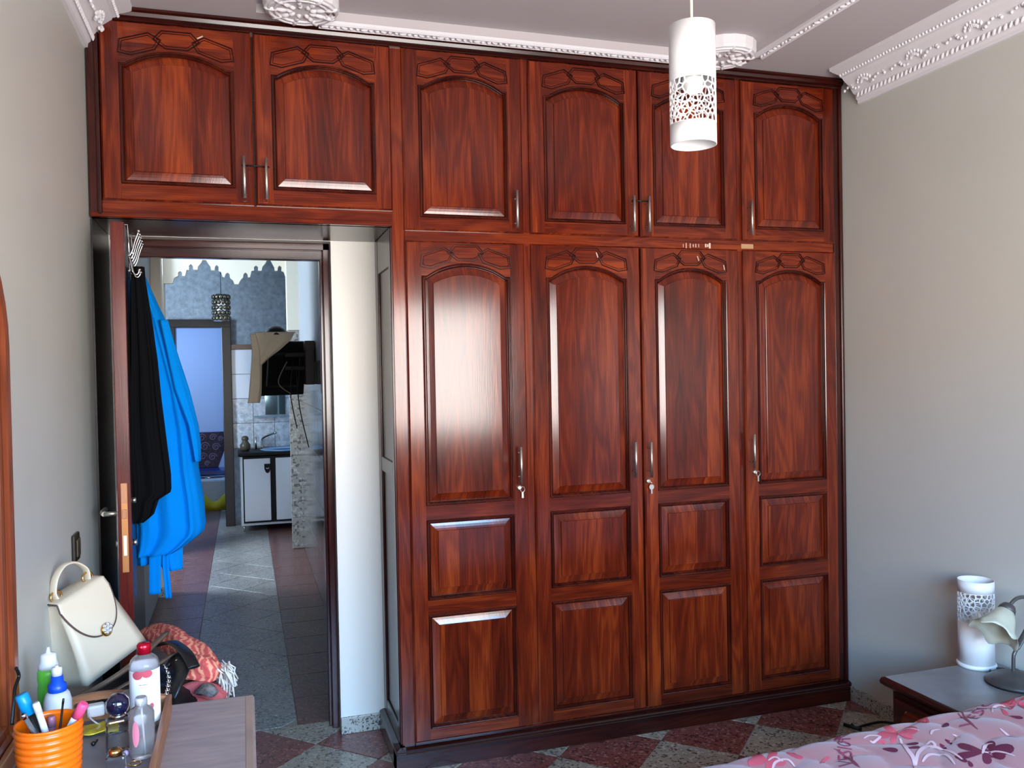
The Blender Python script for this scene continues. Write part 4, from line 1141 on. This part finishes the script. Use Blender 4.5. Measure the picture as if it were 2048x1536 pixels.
for pts, w in ((((1800, 1478), (1815, 1500), (1828, 1520), (1832, 1540)), .006), (((1832, 1530), (1838, 1505), (1860, 1494), (1895, 1502), (1925, 1520)), .006), (((1845, 1525), (1860, 1510), (1890, 1510), (1910, 1530)), .005), (((1545, 1540), (1552, 1525), (1575, 1520), (1592, 1535)), .0045), (((1728, 1478), (1740, 1472), (1760, 1474), (1748, 1484), (1740, 1482)), .004), (((1985, 1425), (1988, 1415), (2005, 1412), (2022, 1418)), .0045), (((1862, 1470), (1866, 1462), (1880, 1460)), .004), (((1905, 1470), (1916, 1474), (1914, 1482), (1900, 1486)), .005), (((1850, 1490), (1862, 1484), (1870, 1492), (1860, 1497)), .004), (((2000, 1458), (2015, 1470), (2040, 1476)), .004)):
    pr_line(pts, w, M_stem, 'printed_stem')
def lettering(txt, p_origin, p_end, height_k, mat, name='printed_word', sx=1.0):
    """flat print: text mapped from photo origin to photo end along the quilt"""
    cu = bpy.data.curves.new(name, 'FONT'); cu.body = txt; cu.size = 1; cu.resolution_u = 2
    t_ = bpy.data.objects.new(name, cu); COL.objects.link(t_)
    bpy.context.view_layer.update()
    me = bpy.data.meshes.new_from_object(t_.evaluated_get(bpy.context.evaluated_depsgraph_get()))
    bpy.data.objects.remove(t_)
    wd = max(v.co.x for v in me.vertices)
    O = Vector(bz(*p_origin)); E_ = Vector(bz(*p_end)); ax = (E_-O); L_ = ax.length; ax.normalize(); up = Vector((-ax.y, ax.x))
    for v in me.vertices:
        x = v.co.x/wd*L_; y = v.co.y*height_k
        q = O+ax*x+up*y; v.co = lay(q.x, q.y, .0016)
    me.materials.append(mat); o = bpy.data.objects.new(name, me); COL.objects.link(o); o.parent = sp_; return o
M_print = plain('print_wine', (128, 52, 74), rough=.8)
lettering('VESION', (1708, 1534), (1700, 1468), .052, M_print)
lettering('VESION', (1940, 1462), (1928, 1412), .042, M_print)
for k in range(5):
    pr_line([(1668+k*4, 1498+k*2), (1690+k*4, 1514+k*2), (1712+k*2, 1532+k*1)], .0022, M_print, 'printed_hatching')
    pr_line([(1912+k*3, 1424+k*3), (1930+k*3, 1436+k*3), (1948+k*2, 1452+k*2)], .002, M_print, 'printed_hatching')
pr_line([(1664, 1476), (1672, 1470), (1670, 1482), (1680, 1474), (1678, 1486), (1688, 1478)], .0022, M_print, 'printed_script')
pr_line([(1906, 1418), (1912, 1414), (1910, 1424), (1918, 1418), (1918, 1428)], .002, M_print, 'printed_script')

# ------------------------------------------------------------------ dresser with mirror
DZ_ = .760; DXF = .006; DY1 = -1.100; DY0 = -2.35
ds = empty('dresser', 'wooden dresser with dusty lilac-grey marble top along the left wall', 'dresser', (-.25, -1.7, 0))
dsi = Matrix.Translation(-Vector(ds.location))
def dspart(m, name, mat, bevel=.003, par=None):
    o = m.build(name, mat, None, bevel); o.parent = par or ds; o.matrix_parent_inverse = dsi if par is None else Matrix.Identity(4); return o
m = MB('y'); m.box(XL+.014, DXF-.04, DY0+.04, DY1-.04, .06, DZ_-.03); dspart(m, 'body', M_wood_mirror)
def dring(i, z): return [(XL+.014, DY0+i, DZ_+z), (DXF-i, DY0+i, DZ_+z), (DXF-i, DY1-i, DZ_+z), (XL+.014, DY1-i, DZ_+z)]
m = MB('y'); m.loft([dring(.012, -.032), dring(.002, -.026), dring(0, -.012), dring(.005, -.003), dring(.018, 0)], smooth=False); dspart(m, 'marble_top', M_marble, 0)
M_edge = plain('marble_edge', (160, 128, 112), rough=.35, var=.1, vscale=10)
m = MB('y'); m.box(DXF-.0215, DXF-.004, DY0+.02, DY1-.02, DZ_-.004, DZ_+.0008); dspart(m, 'edge_band', M_edge, .002)
for k in range(3):
    y0 = DY0+.06+k*.39
    for z0, z1 in ((.10, .38), (.40, .70)):
        m = MB('y'); m.box(DXF-.042, DXF-.026, y0, y0+.37, z0, z1); d = dspart(m, 'drawer', M_wood_mirror, .005)
        m = MB(); m.blob((DXF-.016, y0+.185, (z0+z1)/2), .012, .014, .014, 10, 6); m.build('knob', M_brass, d)
mir = empty('mirror', 'tall arched mirror in an orange-brown wooden frame on the left wall', 'mirror', (XL+.02, -1.66, DZ_))
mi_ = Matrix.Translation(-Vector(mir.location))
MYC, MHW, MZ0, MZS, MRI = -1.655, .425, .765, 1.60, .30
def mring(d, x):
    out = [(x, MYC-MHW+d, MZ0+d), (x, MYC+MHW-d, MZ0+d)]
    for k in range(21):
        a = PI*k/20; out.append((x, MYC+(MHW-d)*math.cos(a), MZS+(MRI-d)*math.sin(a)))
    return out
m = MB('z'); m.loft([mring(0, XL+.001), mring(0, XL+.022), mring(.008, XL+.032), mring(.030, XL+.030), mring(.040, XL+.022), mring(.055, XL+.020), mring(.060, XL+.012)], cap0=False, cap1=False, smooth=False)
o = m.build('frame', M_wood_mirror); o.parent = mir; o.matrix_parent_inverse = mi_
m = MB(); m.loft([mring(.058, XL+.010), mring(.060, XL+.013)], smooth=False); o = m.build('glass', plain('mirror_glass', (230, 232, 230), .02, 1)); o.parent = mir; o.matrix_parent_inverse = mi_

# wooden tray with handle slots
TXa, TXb, TYa, TYb, TZ0 = -.466, -.176, -1.80, -1.155, DZ_+.001
tr = empty('tray', 'brown wooden tray with a handle slot holding bottles on the dresser', 'tray', ((TXa+TXb)/2, (TYa+TYb)/2, TZ0))
tri = Matrix.Translation(-Vector(tr.location))
def trpart(m, name, mat=M_wood_tray, bevel=.002):
    o = m.build(name, mat, None, bevel); o.parent = tr; o.matrix_parent_inverse = tri; return o
m = MB('y'); m.box(TXa+.008, TXb-.008, TYa+.008, TYb-.008, TZ0, TZ0+.006); trpart(m, 'bottom', plain('tray_bottom', (128, 118, 120), .5, var=.1, vscale=16))
for x in (TXa, TXb-.012):
    m = MB('y'); m.box(x, x+.012, TYa, TYb, TZ0, TZ0+.040); trpart(m, 'side')
for y in (TYa, TYb-.012):
    # end board with arched top and rounded slot, built as a strip round the hole
    m = MB('x'); N = 40; out = []; inn = []; xc = (TXa+TXb)/2; hw = (TXb-TXa)/2-.012
    for k in range(N):
        a = 2*PI*k/N; c, s_ = math.cos(a), math.sin(a)
        inn.append((xc+.058*math.copysign(abs(c)**.5, c), TZ0+.040+.011*math.copysign(abs(s_)**.6, s_)))
        t = 1/max(abs(c), abs(s_)); X_ = hw*c*t; Z_ = s_*t
        zt = TZ0+.066-.026*(X_/hw)**2 if Z_ > 0 else TZ0
        zz = TZ0+.040+(Z_*(zt-TZ0-.040) if Z_ > 0 else Z_*.040)
        out.append((xc+X_, zz))
    m.loft([[(x, y, z) for x, z in out], [(x, y, z) for x, z in inn], [(x, y+.012, z) for x, z in inn], [(x, y+.012, z) for x, z in out], [(x, y, z) for x, z in out]], cap0=False, cap1=False, smooth=False)
    trpart(m, 'end_board', M_wood_tray, 0)
TB = TZ0+.0065
def stand(px, py): return at('Z', TB, px, py)
# tall toner bottle with red cap and label
p = stand(292, 1455)
b = empty('toner_bottle', 'tall clear bottle with red cap and white floral label on the tray', 'bottle', p)
m = MB(); m.lathe([(.001, .0), (.030, 0), (.033, .004), (.033, .150), (.030, .162), (.022, .170), (.015, .174), (.015, .180)], 28, cap0=False, cap1=False); m.build('body', M_frost, b)
m = MB(); m.lathe([(.0335, .020), (.0335, .142)], 28, cap0=False, cap1=False); lb = m.build('label', M_labelwhite, b)
m = MB(); m.lathe([(.016, .176), (.016, .196), (.013, .200), (.001, .2005)], 20); m.build('cap', M_red_cap, b)
def cyl_patch(par, mat, rad, a0, z, sa, sz, name='printed_petal'):
    rings = []
    for k in (1, .66, .33, .02):
        rings.append([(rad*math.cos(a0+sa*k*math.cos(2*PI*j/14)), rad*math.sin(a0+sa*k*math.cos(2*PI*j/14)), z+sz*k*math.sin(2*PI*j/14)) for j in range(14)])
    mm = MB(); mm.loft(rings, cap0=False, cap1=True); return mm.build(name, mat, par)
for a0, z, sz in ((-1.95, .134, .010), (-1.30, .136, .009), (-1.6, .137, .006), (-1.05, .060, .007), (-1.05, .045, .006)):
    cyl_patch(lb, M_rose, .0340, a0, z, .36 if z > .1 else .16, sz)
for a0, z, sa in ((-1.75, .112, .10), (-1.45, .112, .22), (-1.2, .078, .04)):
    cyl_patch(lb, plain('label_grey', (150, 150, 156), .5), .0340, a0, z, sa, .0012, 'printed_line')
b.scale = (.93, .93, .93)
# small clear bottle in front of it
p = stand(285, 1510)
b = empty('clear_bottle', 'small clear round bottle with a pink print standing in front on the tray', 'bottle', p)
m = MB(); m.lathe([(.001, 0), (.022, 0), (.0245, .004), (.0245, .086), (.021, .095), (.012, .100), (.011, .106)], 26, cap0=False, cap1=False); m.build('body', M_frost, b)
m = MB(); m.lathe([(.012, .102), (.012, .116), (.010, .119)], 20); m.build('cap', plain('clear_cap', (226, 224, 226), .15, trans=.7), b)
m = MB(); m.tube([(.004, 0, .005), (0, 0, .10)], .0016, 6); m.build('dip_tube', M_labelwhite, b)
cyl_patch(b, plain('print_pink', (220, 128, 146), .5), .0248, -1.95, .052, .30, .026)
# perfume bottle with navy ball cap
p = stand(238, 1502)
b = empty('perfume_bottle', 'square glass perfume bottle with a dark navy ball cap on the tray', 'perfume', p, (0, 0, .25))
m = MB(); m.box(-.024, .024, -.014, .014, 0, .070); m.build('body', M_glass, b, .006, 3)
m = MB(); m.box(-.019, .019, -.009, .009, .006, .040); m.build('perfume', plain('perfume_liquid', (232, 226, 222), .05, trans=.95, ior=1.33), b, .003)
m = MB(); m.lathe([(.014, .070), (.015, .076), (.012, .078)], 20); m.build('collar', M_chrome, b)
m = MB(); m.lathe([(.012, .077), (.019, .083), (.0225, .094), (.021, .106), (.013, .116), (.002, .119)], 24); m.build('cap', M_navy, b)
# second perfume bottle, partly hidden
p = stand(258, 1440)
b = empty('crystal_perfume_bottle', 'small perfume bottle with a crystal ball cap behind the toner bottle', 'perfume', p)
m = MB(); m.lathe([(.001, 0), (.016, 0), (.020, .01), (.018, .030), (.010, .036)], 18); m.build('body', M_glass, b)
m = MB(); m.blob((0, 0, .052), .017, .017, .017, 8, 5); m.build('cap', plain('smoky_crystal', (176, 170, 160), .1, trans=.6), b)
# glass bottle lying at the very front edge of the picture
p = stand(232, 1545)
b = empty('small_flask', 'low glass flask at the bottom edge of the photo in front of the perfume', 'bottle', p)
m = MB(); m.box(-.018, .018, -.012, .012, 0, .034); m.build('body', M_glass, b, .005)
m = MB(); m.lathe([(.012, .034), (.012, .044), (.009, .047)], 18); m.build('cap', M_gold, b)
p = stand(252, 1512); m = MB(); m.blob((p.x, p.y, TB+.006), .006, .006, .006, 12, 8); tag(m.build('bead', plain('lilac_bead', (186, 158, 196), .2)), 'tiny lilac bead on the tray beside the clear bottle', 'bead')
p = stand(270, 1528); m = MB(); m.tube([(p.x+.011*math.cos(a*PI/9), p.y+.011*math.sin(a*PI/9), TB+.0016) for a in range(19)], .0015, 6); tag(m.build('ring', M_gold), 'thin gold ring lying on the tray', 'ring')
p = stand(187, 1492); m = MB(); m.tube(smooth_pts([(p.x, p.y, TB+.002), (p.x+.006, p.y+.014, TB+.006), (p.x+.002, p.y+.022, TB+.003)], 5), .0016, 6); m.blob((p.x, p.y, TB+.005), .005, .005, .005, 8, 6)
tag(m.build('earring', M_black), 'small black drop earring lying on the tray', 'earring')
# charger and cable, yellow sachet
p = stand(200, 1440)
b = empty('phone_charger', 'white phone charger plug with cable lying on the tray', 'charger', (p.x, p.y, TB+.012), (0, 0, .2))
m = MB(); m.box(-.026, .010, -.013, .013, 0, .026); m.build('body', M_white, b, .005)
m = MB(); m.box(.010, .032, -.012, .012, .001, .025); m.build('adapter', plain('grey_plastic', (176, 170, 170), .4), b, .005)
m = MB(); m.tube(smooth_pts([(-.022, -.012, .010), (-.018, -.03, .004), (.004, -.052, -.008), (.034, -.058, -.009)], 6), .0018, 8); m.build('cable', M_white, b)
p = stand(198, 1462); m = MB(); N = 8; g0 = len(m.v)
for j in range(N+1):
    for i in range(N+1):
        u, v = i/N-.5, j/N-.5; m.v.append((u*.075, v*.055, .004+.004*math.sin(u*9)*math.cos(v*11)+.003))
for j in range(N):
    for i in range(N): a = g0+j*(N+1)+i; m.face((a, a+1, a+N+2, a+N+1), smooth=True)
o = m.build('sachet', plain('gold_sachet', (190, 170, 40), .3, .3, var=.35, vscale=40), solid=.003); o.location = (p.x, p.y, TB); o.rotation_euler = (0, 0, .15)
tag(o, 'crumpled yellow sachet lying under the phone charger', 'sachet')
# green bottle and white bottle with blue cap behind the cup
p = stand(50, 1448)
b = empty('green_bottle', 'green bottle with a white nozzle cap beside the mirror', 'bottle', (max(p.x, TXa+.034), p.y, TB))
m = MB(); m.lathe([(.020, 0), (.023, .004), (.0235, .075), (.0215, .085), (.0235, .095), (.023, .112), (.020, .120)], 24); m.build('body', M_green, b)
m = MB(); m.lathe([(.0205, .119), (.020, .128), (.017, .136), (.016, .150), (.013, .152), (.005, .154), (.003, .166)], 24); m.build('cap', M_white, b)
p = stand(117, 1462)
b = empty('spray_bottle', 'white bottle with a blue stepped cap behind the orange cup', 'bottle', p)
m = MB(); m.lathe([(.026, 0), (.028, .004), (.028, .068), (.024, .082), (.018, .088)], 26); m.build('body', M_white, b)
m = MB(); m.lathe([(.0175, .086), (.0185, .088), (.0185, .103), (.013, .107), (.012, .122)], 24); m.build('collar', M_bluecap, b)
m = MB(); m.lathe([(.0105, .122), (.0105, .139), (.004, .140), (.0035, .144)], 20); m.build('nozzle', M_white, b)
for txt, nm, rad, z, siz, own in (('L.', 'printed_letters', .0242, .072, .026, 'green_bottle'),):
    cu = bpy.data.curves.new(nm, 'FONT'); cu.body = txt; cu.size = siz; cu.extrude = .0003
    t_ = bpy.data.objects.new(nm, cu); COL.objects.link(t_); bpy.context.view_layer.update()
    me = bpy.data.meshes.new_from_object(t_.evaluated_get(bpy.context.evaluated_depsgraph_get())); bpy.data.objects.remove(t_)
    for v in me.vertices:
        a = -1.25+v.co.x/rad; v.co = (rad*math.cos(a), rad*math.sin(a), z+v.co.y)
    me.materials.append(plain('print_dark', (30, 60, 26), .6)); o = bpy.data.objects.new(nm, me); COL.objects.link(o); o.parent = bpy.data.objects[own]

# orange ribbed pencil cup with pens
CPY = at('Z', TB+.125, 97, 1442)
cup = empty('pencil_cup', 'ribbed bright orange pencil cup in the bottom left corner', 'cup', (CPY.x, CPY.y, TB))
CR = .0575
prof = [(.001, 0), (.046, 0), (.050, .004)]
for k in range(9):
    z = .006+k*.0125; r0 = .050+(CR-.051)*k/9
    prof += [(r0+.0015, z+.002), (r0+.0035, z+.006), (r0+.0015, z+.010), (r0, z+.012)]
prof += [(CR, .121), (CR, .125), (CR-.003, .125), (CR-.004, .118), (.050, .02), (.046, .006), (.001, .006)]
m = MB(); m.lathe(prof, 40, cap0=False, cap1=False); m.build('body', M_orange, cup)
def pen(name, label, px_tip, r, l, capl, mat, capmat, cat='pen', group=None):
    """pen standing in the cup: bottom inside, top at the photo pixel"""
    tip = at('Y', CPY.y+px_tip[2], px_tip[0], px_tip[1])
    bot = Vector((CPY.x+px_tip[3], CPY.y+px_tip[4], TB+.012)); d = (tip-bot).normalized(); bot = tip-d*l
    if bot.z < TB+.009: bot = tip-d*((tip.z-TB-.009)/d.z)
    o = empty(name, label, cat, bot, group=group); L_ = (tip-bot).length
    q = d.to_track_quat('Z', 'X').to_matrix()
    m = MB(); m.lathe([(r*.6, 0), (r*.9, .004), (r*.9, L_-capl+.004)], 16, mat=q); m.build('barrel', mat, o)
    m = MB(); m.lathe([(r, L_-capl), (r, L_-.003), (r*.8, L_)], 16, mat=q); m.build('cap', capmat, o)
G_ = 'pens in the orange cup'
pen('marker_pen', 'marker with a bright blue cap in the orange cup', (42, 1388, .01, .012, 0), .0115, .14, .042, M_black, M_cyan, group=G_)
pen('marker_pen', 'white marker leaning left in the orange cup', (71, 1405, -.012, .022, -.01), .0065, .13, .02, M_white, M_white, group=G_)
pen('marker_pen', 'marker with a pink cap leaning right in the orange cup', (168, 1406, -.005, -.012, .01), .0095, .14, .03, M_white, M_pink, group=G_)
pen('ballpoint_pen', 'clear plastic pen at the left of the orange cup', (46, 1428, -.03, .02, .0), .0048, .12, .01, M_frost, M_chrome, group=G_)
pen('thin_pencil', 'thin dark stick standing upright in the orange cup', (127, 1397, .02, .004, .015), .0022, .15, .01, M_black, M_black, group=G_)
pen('purple_pen', 'short mauve pen standing at the back of the orange cup', (103, 1432, .03, .0, .02), .0070, .11, .02, plain('mauve', (150, 96, 116), .4), plain('mauve_cap', (150, 96, 116), .4), group=G_)

# ------------------------------------------------------------------ stool with the pile of bags
st = empty('stool', 'dark low stool under the pile of bags between dresser and door', 'stool', (-.27, -.78, 0))
m = MB(); m.box(-.21, .22, -.29, .26, .50, .56); m.build('seat', M_blackleather, st, .02, 3)
for x in (-.18, .19):
    for y in (-.25, .22):
        m = MB('z'); m.box(x-.018, x+.018, y-.018, y+.018, 0.001, .50); m.build('leg', M_dark, st, .003)
def zp(z, px, py): return at('Z', z, px, py)
# slouched black shoulder bag with taupe bands and chain
sb_ = empty('shoulder_bag', 'slouched black leather shoulder bag with taupe bands and silver chain', 'bag', (-.27, -.78, .562))
sbi = Matrix.Translation(-Vector(sb_.location))
def spart(m, name, mat):
    o = m.build(name, mat); o.parent = sb_; o.matrix_parent_inverse = sbi; return o
A = Vector((-.34, -.97, .0)); B = Vector((-.19, -.58, 0)); rings = []
for k in range(15):
    t = k/14; c = A.lerp(B, t); e = math.sin(PI*min(1, max(0, .06+t*.88)))**.35; ring = []
    for j in range(28):
        a = 2*PI*j/28; hz_ = .125*e*(1+.05*math.sin(k*1.7)); wx = .155*e
        x = wx*math.copysign(abs(math.cos(a))**.8, math.cos(a)); z = hz_*math.copysign(abs(math.sin(a))**.75, math.sin(a))*(1+.1*math.sin(3*a+k))
        ring.append((c.x+x*.93, c.y-x*.36, max(.562, .562+.080+z*.62)))
    rings.append(ring)
m = MB(); m.loft(rings); spart(m, 'bag_body', M_blackleather)
for i, pts in enumerate((((700, 130, 1408), (740, 190, 1378), (775, 260, 1332), (800, 328, 1270)), ((685, 128, 1426), (715, 200, 1396), (750, 280, 1352), (775, 345, 1308)))):
    P = [zp(z/1000, x, y) for z, x, y in pts]
    m = MB(); m.tube(smooth_pts(P, 6), .020 if i == 0 else .011, 10, flat=(1, .35)); spart(m, 'taupe_band', M_taupe)
P = [zp(.775, 318, 1290), zp(.80, 345, 1285), zp(.80, 372, 1305), zp(.775, 388, 1335)]
m = MB(); m.tube(smooth_pts(P, 6), .016, 10, flat=(1, .3)); spart(m, 'strap', M_blackleather)
P = [zp(.745, 336, 1330), zp(.765, 352, 1316), zp(.760, 366, 1340), zp(.735, 352, 1372), zp(.71, 342, 1396)]
m = MB(); m.tube(smooth_pts(P, 6), .022, 10, flat=(1, .35)); spart(m, 'side_flap', M_blackleather)
# chain of links
cp = smooth_pts([zp(.768, 331, 1332), zp(.765, 338, 1352), zp(.755, 337, 1374), zp(.74, 333, 1392)], 5)
link = None
for k, q in enumerate(cp):
    if link is None:
        m = MB(); m.tube([(.0075*math.cos(a*PI/6), .005*math.sin(a*PI/6), 0) for a in range(13)], .0022, 6); link = o = m.build('chain_link', M_chrome, sb_)
    else: o = copyobj(link, sb_)
    o.location = Vector(q)-Vector(sb_.location); o.rotation_euler = (1.2 if k % 2 else .1, .6, 1.2)
m = MB(); q = zp(.765, 364, 1320); m.tube([q+Vector((.018*math.cos(a*.5), .012*math.sin(a*.5), .004*math.sin(a*1.7))) for a in range(14)], .004, 6); spart(m, 'buckle', M_chrome)
# coral scarf with fringe
def coralmat():
    m_, nt, b_ = newmat('coral_weave'); N_ = nt.nodes; L_ = nt.links
    tc = N_.new('ShaderNodeTexCoord'); w = N_.new('ShaderNodeTexWave'); w.inputs['Scale'].default_value = 16; w.inputs['Distortion'].default_value = 9; w.inputs['Detail'].default_value = 3; w.inputs['Detail Scale'].default_value = 1.6
    L_.new(tc.outputs['Object'], w.inputs['Vector']); r = N_.new('ShaderNodeValToRGB'); e = r.color_ramp.elements
    e[0].position = .3; e[0].color = (*lin((206, 84, 80)), 1); e[1].position = .75; e[1].color = (*lin((246, 160, 128)), 1)
    L_.new(w.outputs['Fac'], r.inputs[0]); L_.new(r.outputs[0], b_.inputs['Base Color']); b_.inputs['Roughness'].default_value = .9
    return m_
M_coral = coralmat()
sc = empty('scarf', 'coral patterned scarf with white fringe heaped beside the black bag', 'scarf', (-.16, -.72, .562))
sci = Matrix.Translation(-Vector(sc.location))
def scroll(P, R_, name, mat, seed, par=sc):
    P = smooth_pts(P, 8); n = len(P); rings = []
    for k, p in enumerate(P):
        t = (P[min(k+1, n-1)]-P[max(k-1, 0)]).normalized(); a = t.cross(Vector((0, 0, 1))).normalized(); b = a.cross(t); ring = []
        e = math.sin(PI*(.08+.86*k/(n-1)))**.5
        for j in range(24):
            q = 2*PI*j/24; rr = R_*e*(1+.20*math.sin(3*q+seed+k*.22)+.12*math.sin(7*q+k*.4+seed))
            ring.append(tuple(p+a*(rr*math.cos(q))+b*(rr*.75*math.sin(q))))
        rings.append(ring)
    m = MB(); m.loft(rings); o = m.build(name, mat); o.parent = par; o.matrix_parent_inverse = sci; return o
scroll([zp(.700, 296, 1262), zp(.730, 325, 1268), zp(.745, 365, 1290), zp(.735, 400, 1318), zp(.72, 430, 1345)], .040, 'scarf_roll', M_coral, .4)
scroll([zp(.70, 375, 1350), zp(.73, 405, 1335), zp(.715, 432, 1352)], .040, 'scarf_fold', M_coral, 1.7)
scroll([zp(.655, 350, 1408), zp(.68, 400, 1385), zp(.66, 450, 1398)], .042, 'scarf_fold', plain('coral_plain', (204, 96, 98), .9, var=.12, vscale=20), 2.9)
fr0 = zp(.72, 442, 1338); m = MB()
rf = random.Random(5)
for k in range(70):
    q = fr0+Vector((rf.uniform(-.012, .022), rf.uniform(-.05, .035), rf.uniform(-.02, .02)))
    m.tube([q, q+Vector((rf.uniform(.0, .018), rf.uniform(-.012, .004), -.012)), q+Vector((rf.uniform(.004, .026), rf.uniform(-.02, .0), -.035-rf.random()*.02))], .0022, 5)
o = m.build('fringe', plain('fringe_white', (214, 206, 196), .9), kind='stuff'); o.parent = sc; o.matrix_parent_inverse = sci
# leopard cloth with a silver zip poking out
leo = plain('spotted_cloth', (120, 104, 98), .8, var=.6, vscale=60)
scroll([zp(.70, 395, 1384), zp(.715, 415, 1378), zp(.705, 432, 1388)], .018, 'spotted_patch', leo, .9)

# cream handbag
P0 = zp(.735, 176, 1372); P1 = zp(.790, 293, 1282)
Wv = P1-P0; BW = Wv.length; Wv.normalize()
U0 = _u*.95-_r*.22-_f*.06
Uv = (U0-Wv*U0.dot(Wv)).normalized(); Dv = Wv.cross(Uv)
hb = empty('handbag', 'cream leather handbag with a crystal clasp propped on the black bag', 'handbag', P0)
HBm = Matrix(((Wv.x, Dv.x, Uv.x, 0), (Wv.y, Dv.y, Uv.y, 0), (Wv.z, Dv.z, Uv.z, 0), (0, 0, 0, 1)))
hbx = HBm   # local (w, d, u): d>0 towards the viewer
def hpart(m, name, mat, bevel=0, subsurf=0, par=None):
    o = m.build(name, mat, None, bevel, xf=HBm, subsurf=subsurf); o.parent = par or hb; return o
HH = .218
m = MB(); rings = []
for k in range(11):
    t = k/10; w0 = .045*t**1.2*BW/.3; w1 = BW-.050*t**1.2*BW/.3
    d1 = 0-.030*t; d0 = -.135+.038*t
    nip = .016*math.sin(PI*min(1, t*1.1))
    dm = (d0+d1)/2
    ring = []
    for s in range(9): ring.append((w0+(w1-w0)*s/8, d1+.010*math.sin(PI*s/8)*math.sin(PI*t), HH*t))
    for s in range(1, 6): q = s/6; ring.append((w1-nip*math.sin(PI*q), d1+(d0-d1)*q, HH*t))
    for s in range(9): ring.append((w1+(w0-w1)*s/8, d0, HH*t))
    for s in range(1, 6): q = s/6; ring.append((w0+nip*math.sin(PI*q), d0+(d1-d0)*q, HH*t))
    rings.append(ring)
m.loft(rings); hpart(m, 'body', M_leather)
# flap: over the top and down the front
def flap_pt(s, t):
    low = .092+.105*abs(2*s-1)**2.4
    path = [(-.118, HH-.010), (-.108, HH+.006), (-.065, HH+.010), (-.026, HH+.003)]
    if t < .4:
        q = t/.4*3; i = min(2, int(q)); f_ = q-i
        d = path[i][0]+(path[i+1][0]-path[i][0])*f_; u = path[i][1]+(path[i+1][1]-path[i][1])*f_
    else:
        q = (t-.4)/.6; u = HH+.003+(low-HH-.003)*q; tt = u/HH
        d = -.030*tt+.010*math.sin(PI*min(1, max(0, tt)))*math.sin(PI*s)+.006
    tt = min(1, max(0, u/HH))**1.2
    w0 = .045*tt*BW/.3-.006; w1 = BW-.050*tt*BW/.3+.006
    return (w0+(w1-w0)*s, d, u)
m = MB(); ns_, nt_ = 20, 22; g0 = len(m.v)
for j in range(nt_+1):
    for i in range(ns_+1): m.v.append(flap_pt(i/ns_, j/nt_))
for j in range(nt_):
    for i in range(ns_): a = g0+j*(ns_+1)+i; m.face((a, a+ns_+1, a+ns_+2, a+1), smooth=True)
fl = m.build('flap', M_leather, None, xf=HBm, solid=.004); fl.parent = hb
m = MB(); m.tube([Vector(flap_pt(i/30, 1))+Vector((0, .001, 0)) for i in range(31)], .0024, 6); hpart(m, 'flap_piping', M_leather_edge, par=hb)
m = MB(); m.tube([Vector(flap_pt(0, i/30)) for i in range(31)], .0024, 6); hpart(m, 'flap_piping', M_leather_edge, par=hb)
cw = (BW*.5, .004, .100)
m = MB(); m.lathe([(.017, 0), (.018, .004), (.015, .008)], 20, cw, mat=Matrix.Rotation(-PI/2, 3, 'X')); cl = hpart(m, 'clasp', M_gold)
M_cryst = plain('crystal', (240, 242, 246), .08, .7)
for k in range(7):
    a = k*PI/3; rr = 0 if k == 6 else .0105
    m = MB(); m.blob((cw[0]+rr*math.cos(a), cw[1]+.009, cw[2]+.004+rr*math.sin(a)), .0056, .006, .0056, 7, 5); hpart(m, 'crystal', M_cryst, par=hb)
hp = [(BW*.26, -.060, HH+.006), (BW*.25, -.058, HH+.028), (BW*.34, -.055, HH+.060), (BW*.50, -.055, HH+.078), (BW*.66, -.055, HH+.070), (BW*.78, -.058, HH+.038), (BW*.76, -.060, HH+.008)]
m = MB(); m.tube(smooth_pts(hp, 7), .013, 12, flat=(1, .3)); hpart(m, 'top_handle', M_leather)
for w_ in (BW*.26, BW*.76):
    m = MB(); m.tube([(w_+.016*math.cos(a*PI/8), -.060+.004, HH+.016+.013*math.sin(a*PI/8)) for a in range(17)], .003, 8); hpart(m, 'handle_ring', M_gold)
# black cord hanging at the mirror's edge
p = at('X', XL+.02, 30, 1360); m = MB(); m.tube(smooth_pts([at('X', XL+.042, 32, 1336), at('X', XL+.044, 38, 1352), at('X', XL+.042, 30, 1376), at('X', XL+.044, 28, 1400), at('X', XL+.044, 24, 1450)], 6), .0035, 8)
tag(m.build('black_cord', M_black), 'black cord hanging down beside the mirror frame', 'ribbon')
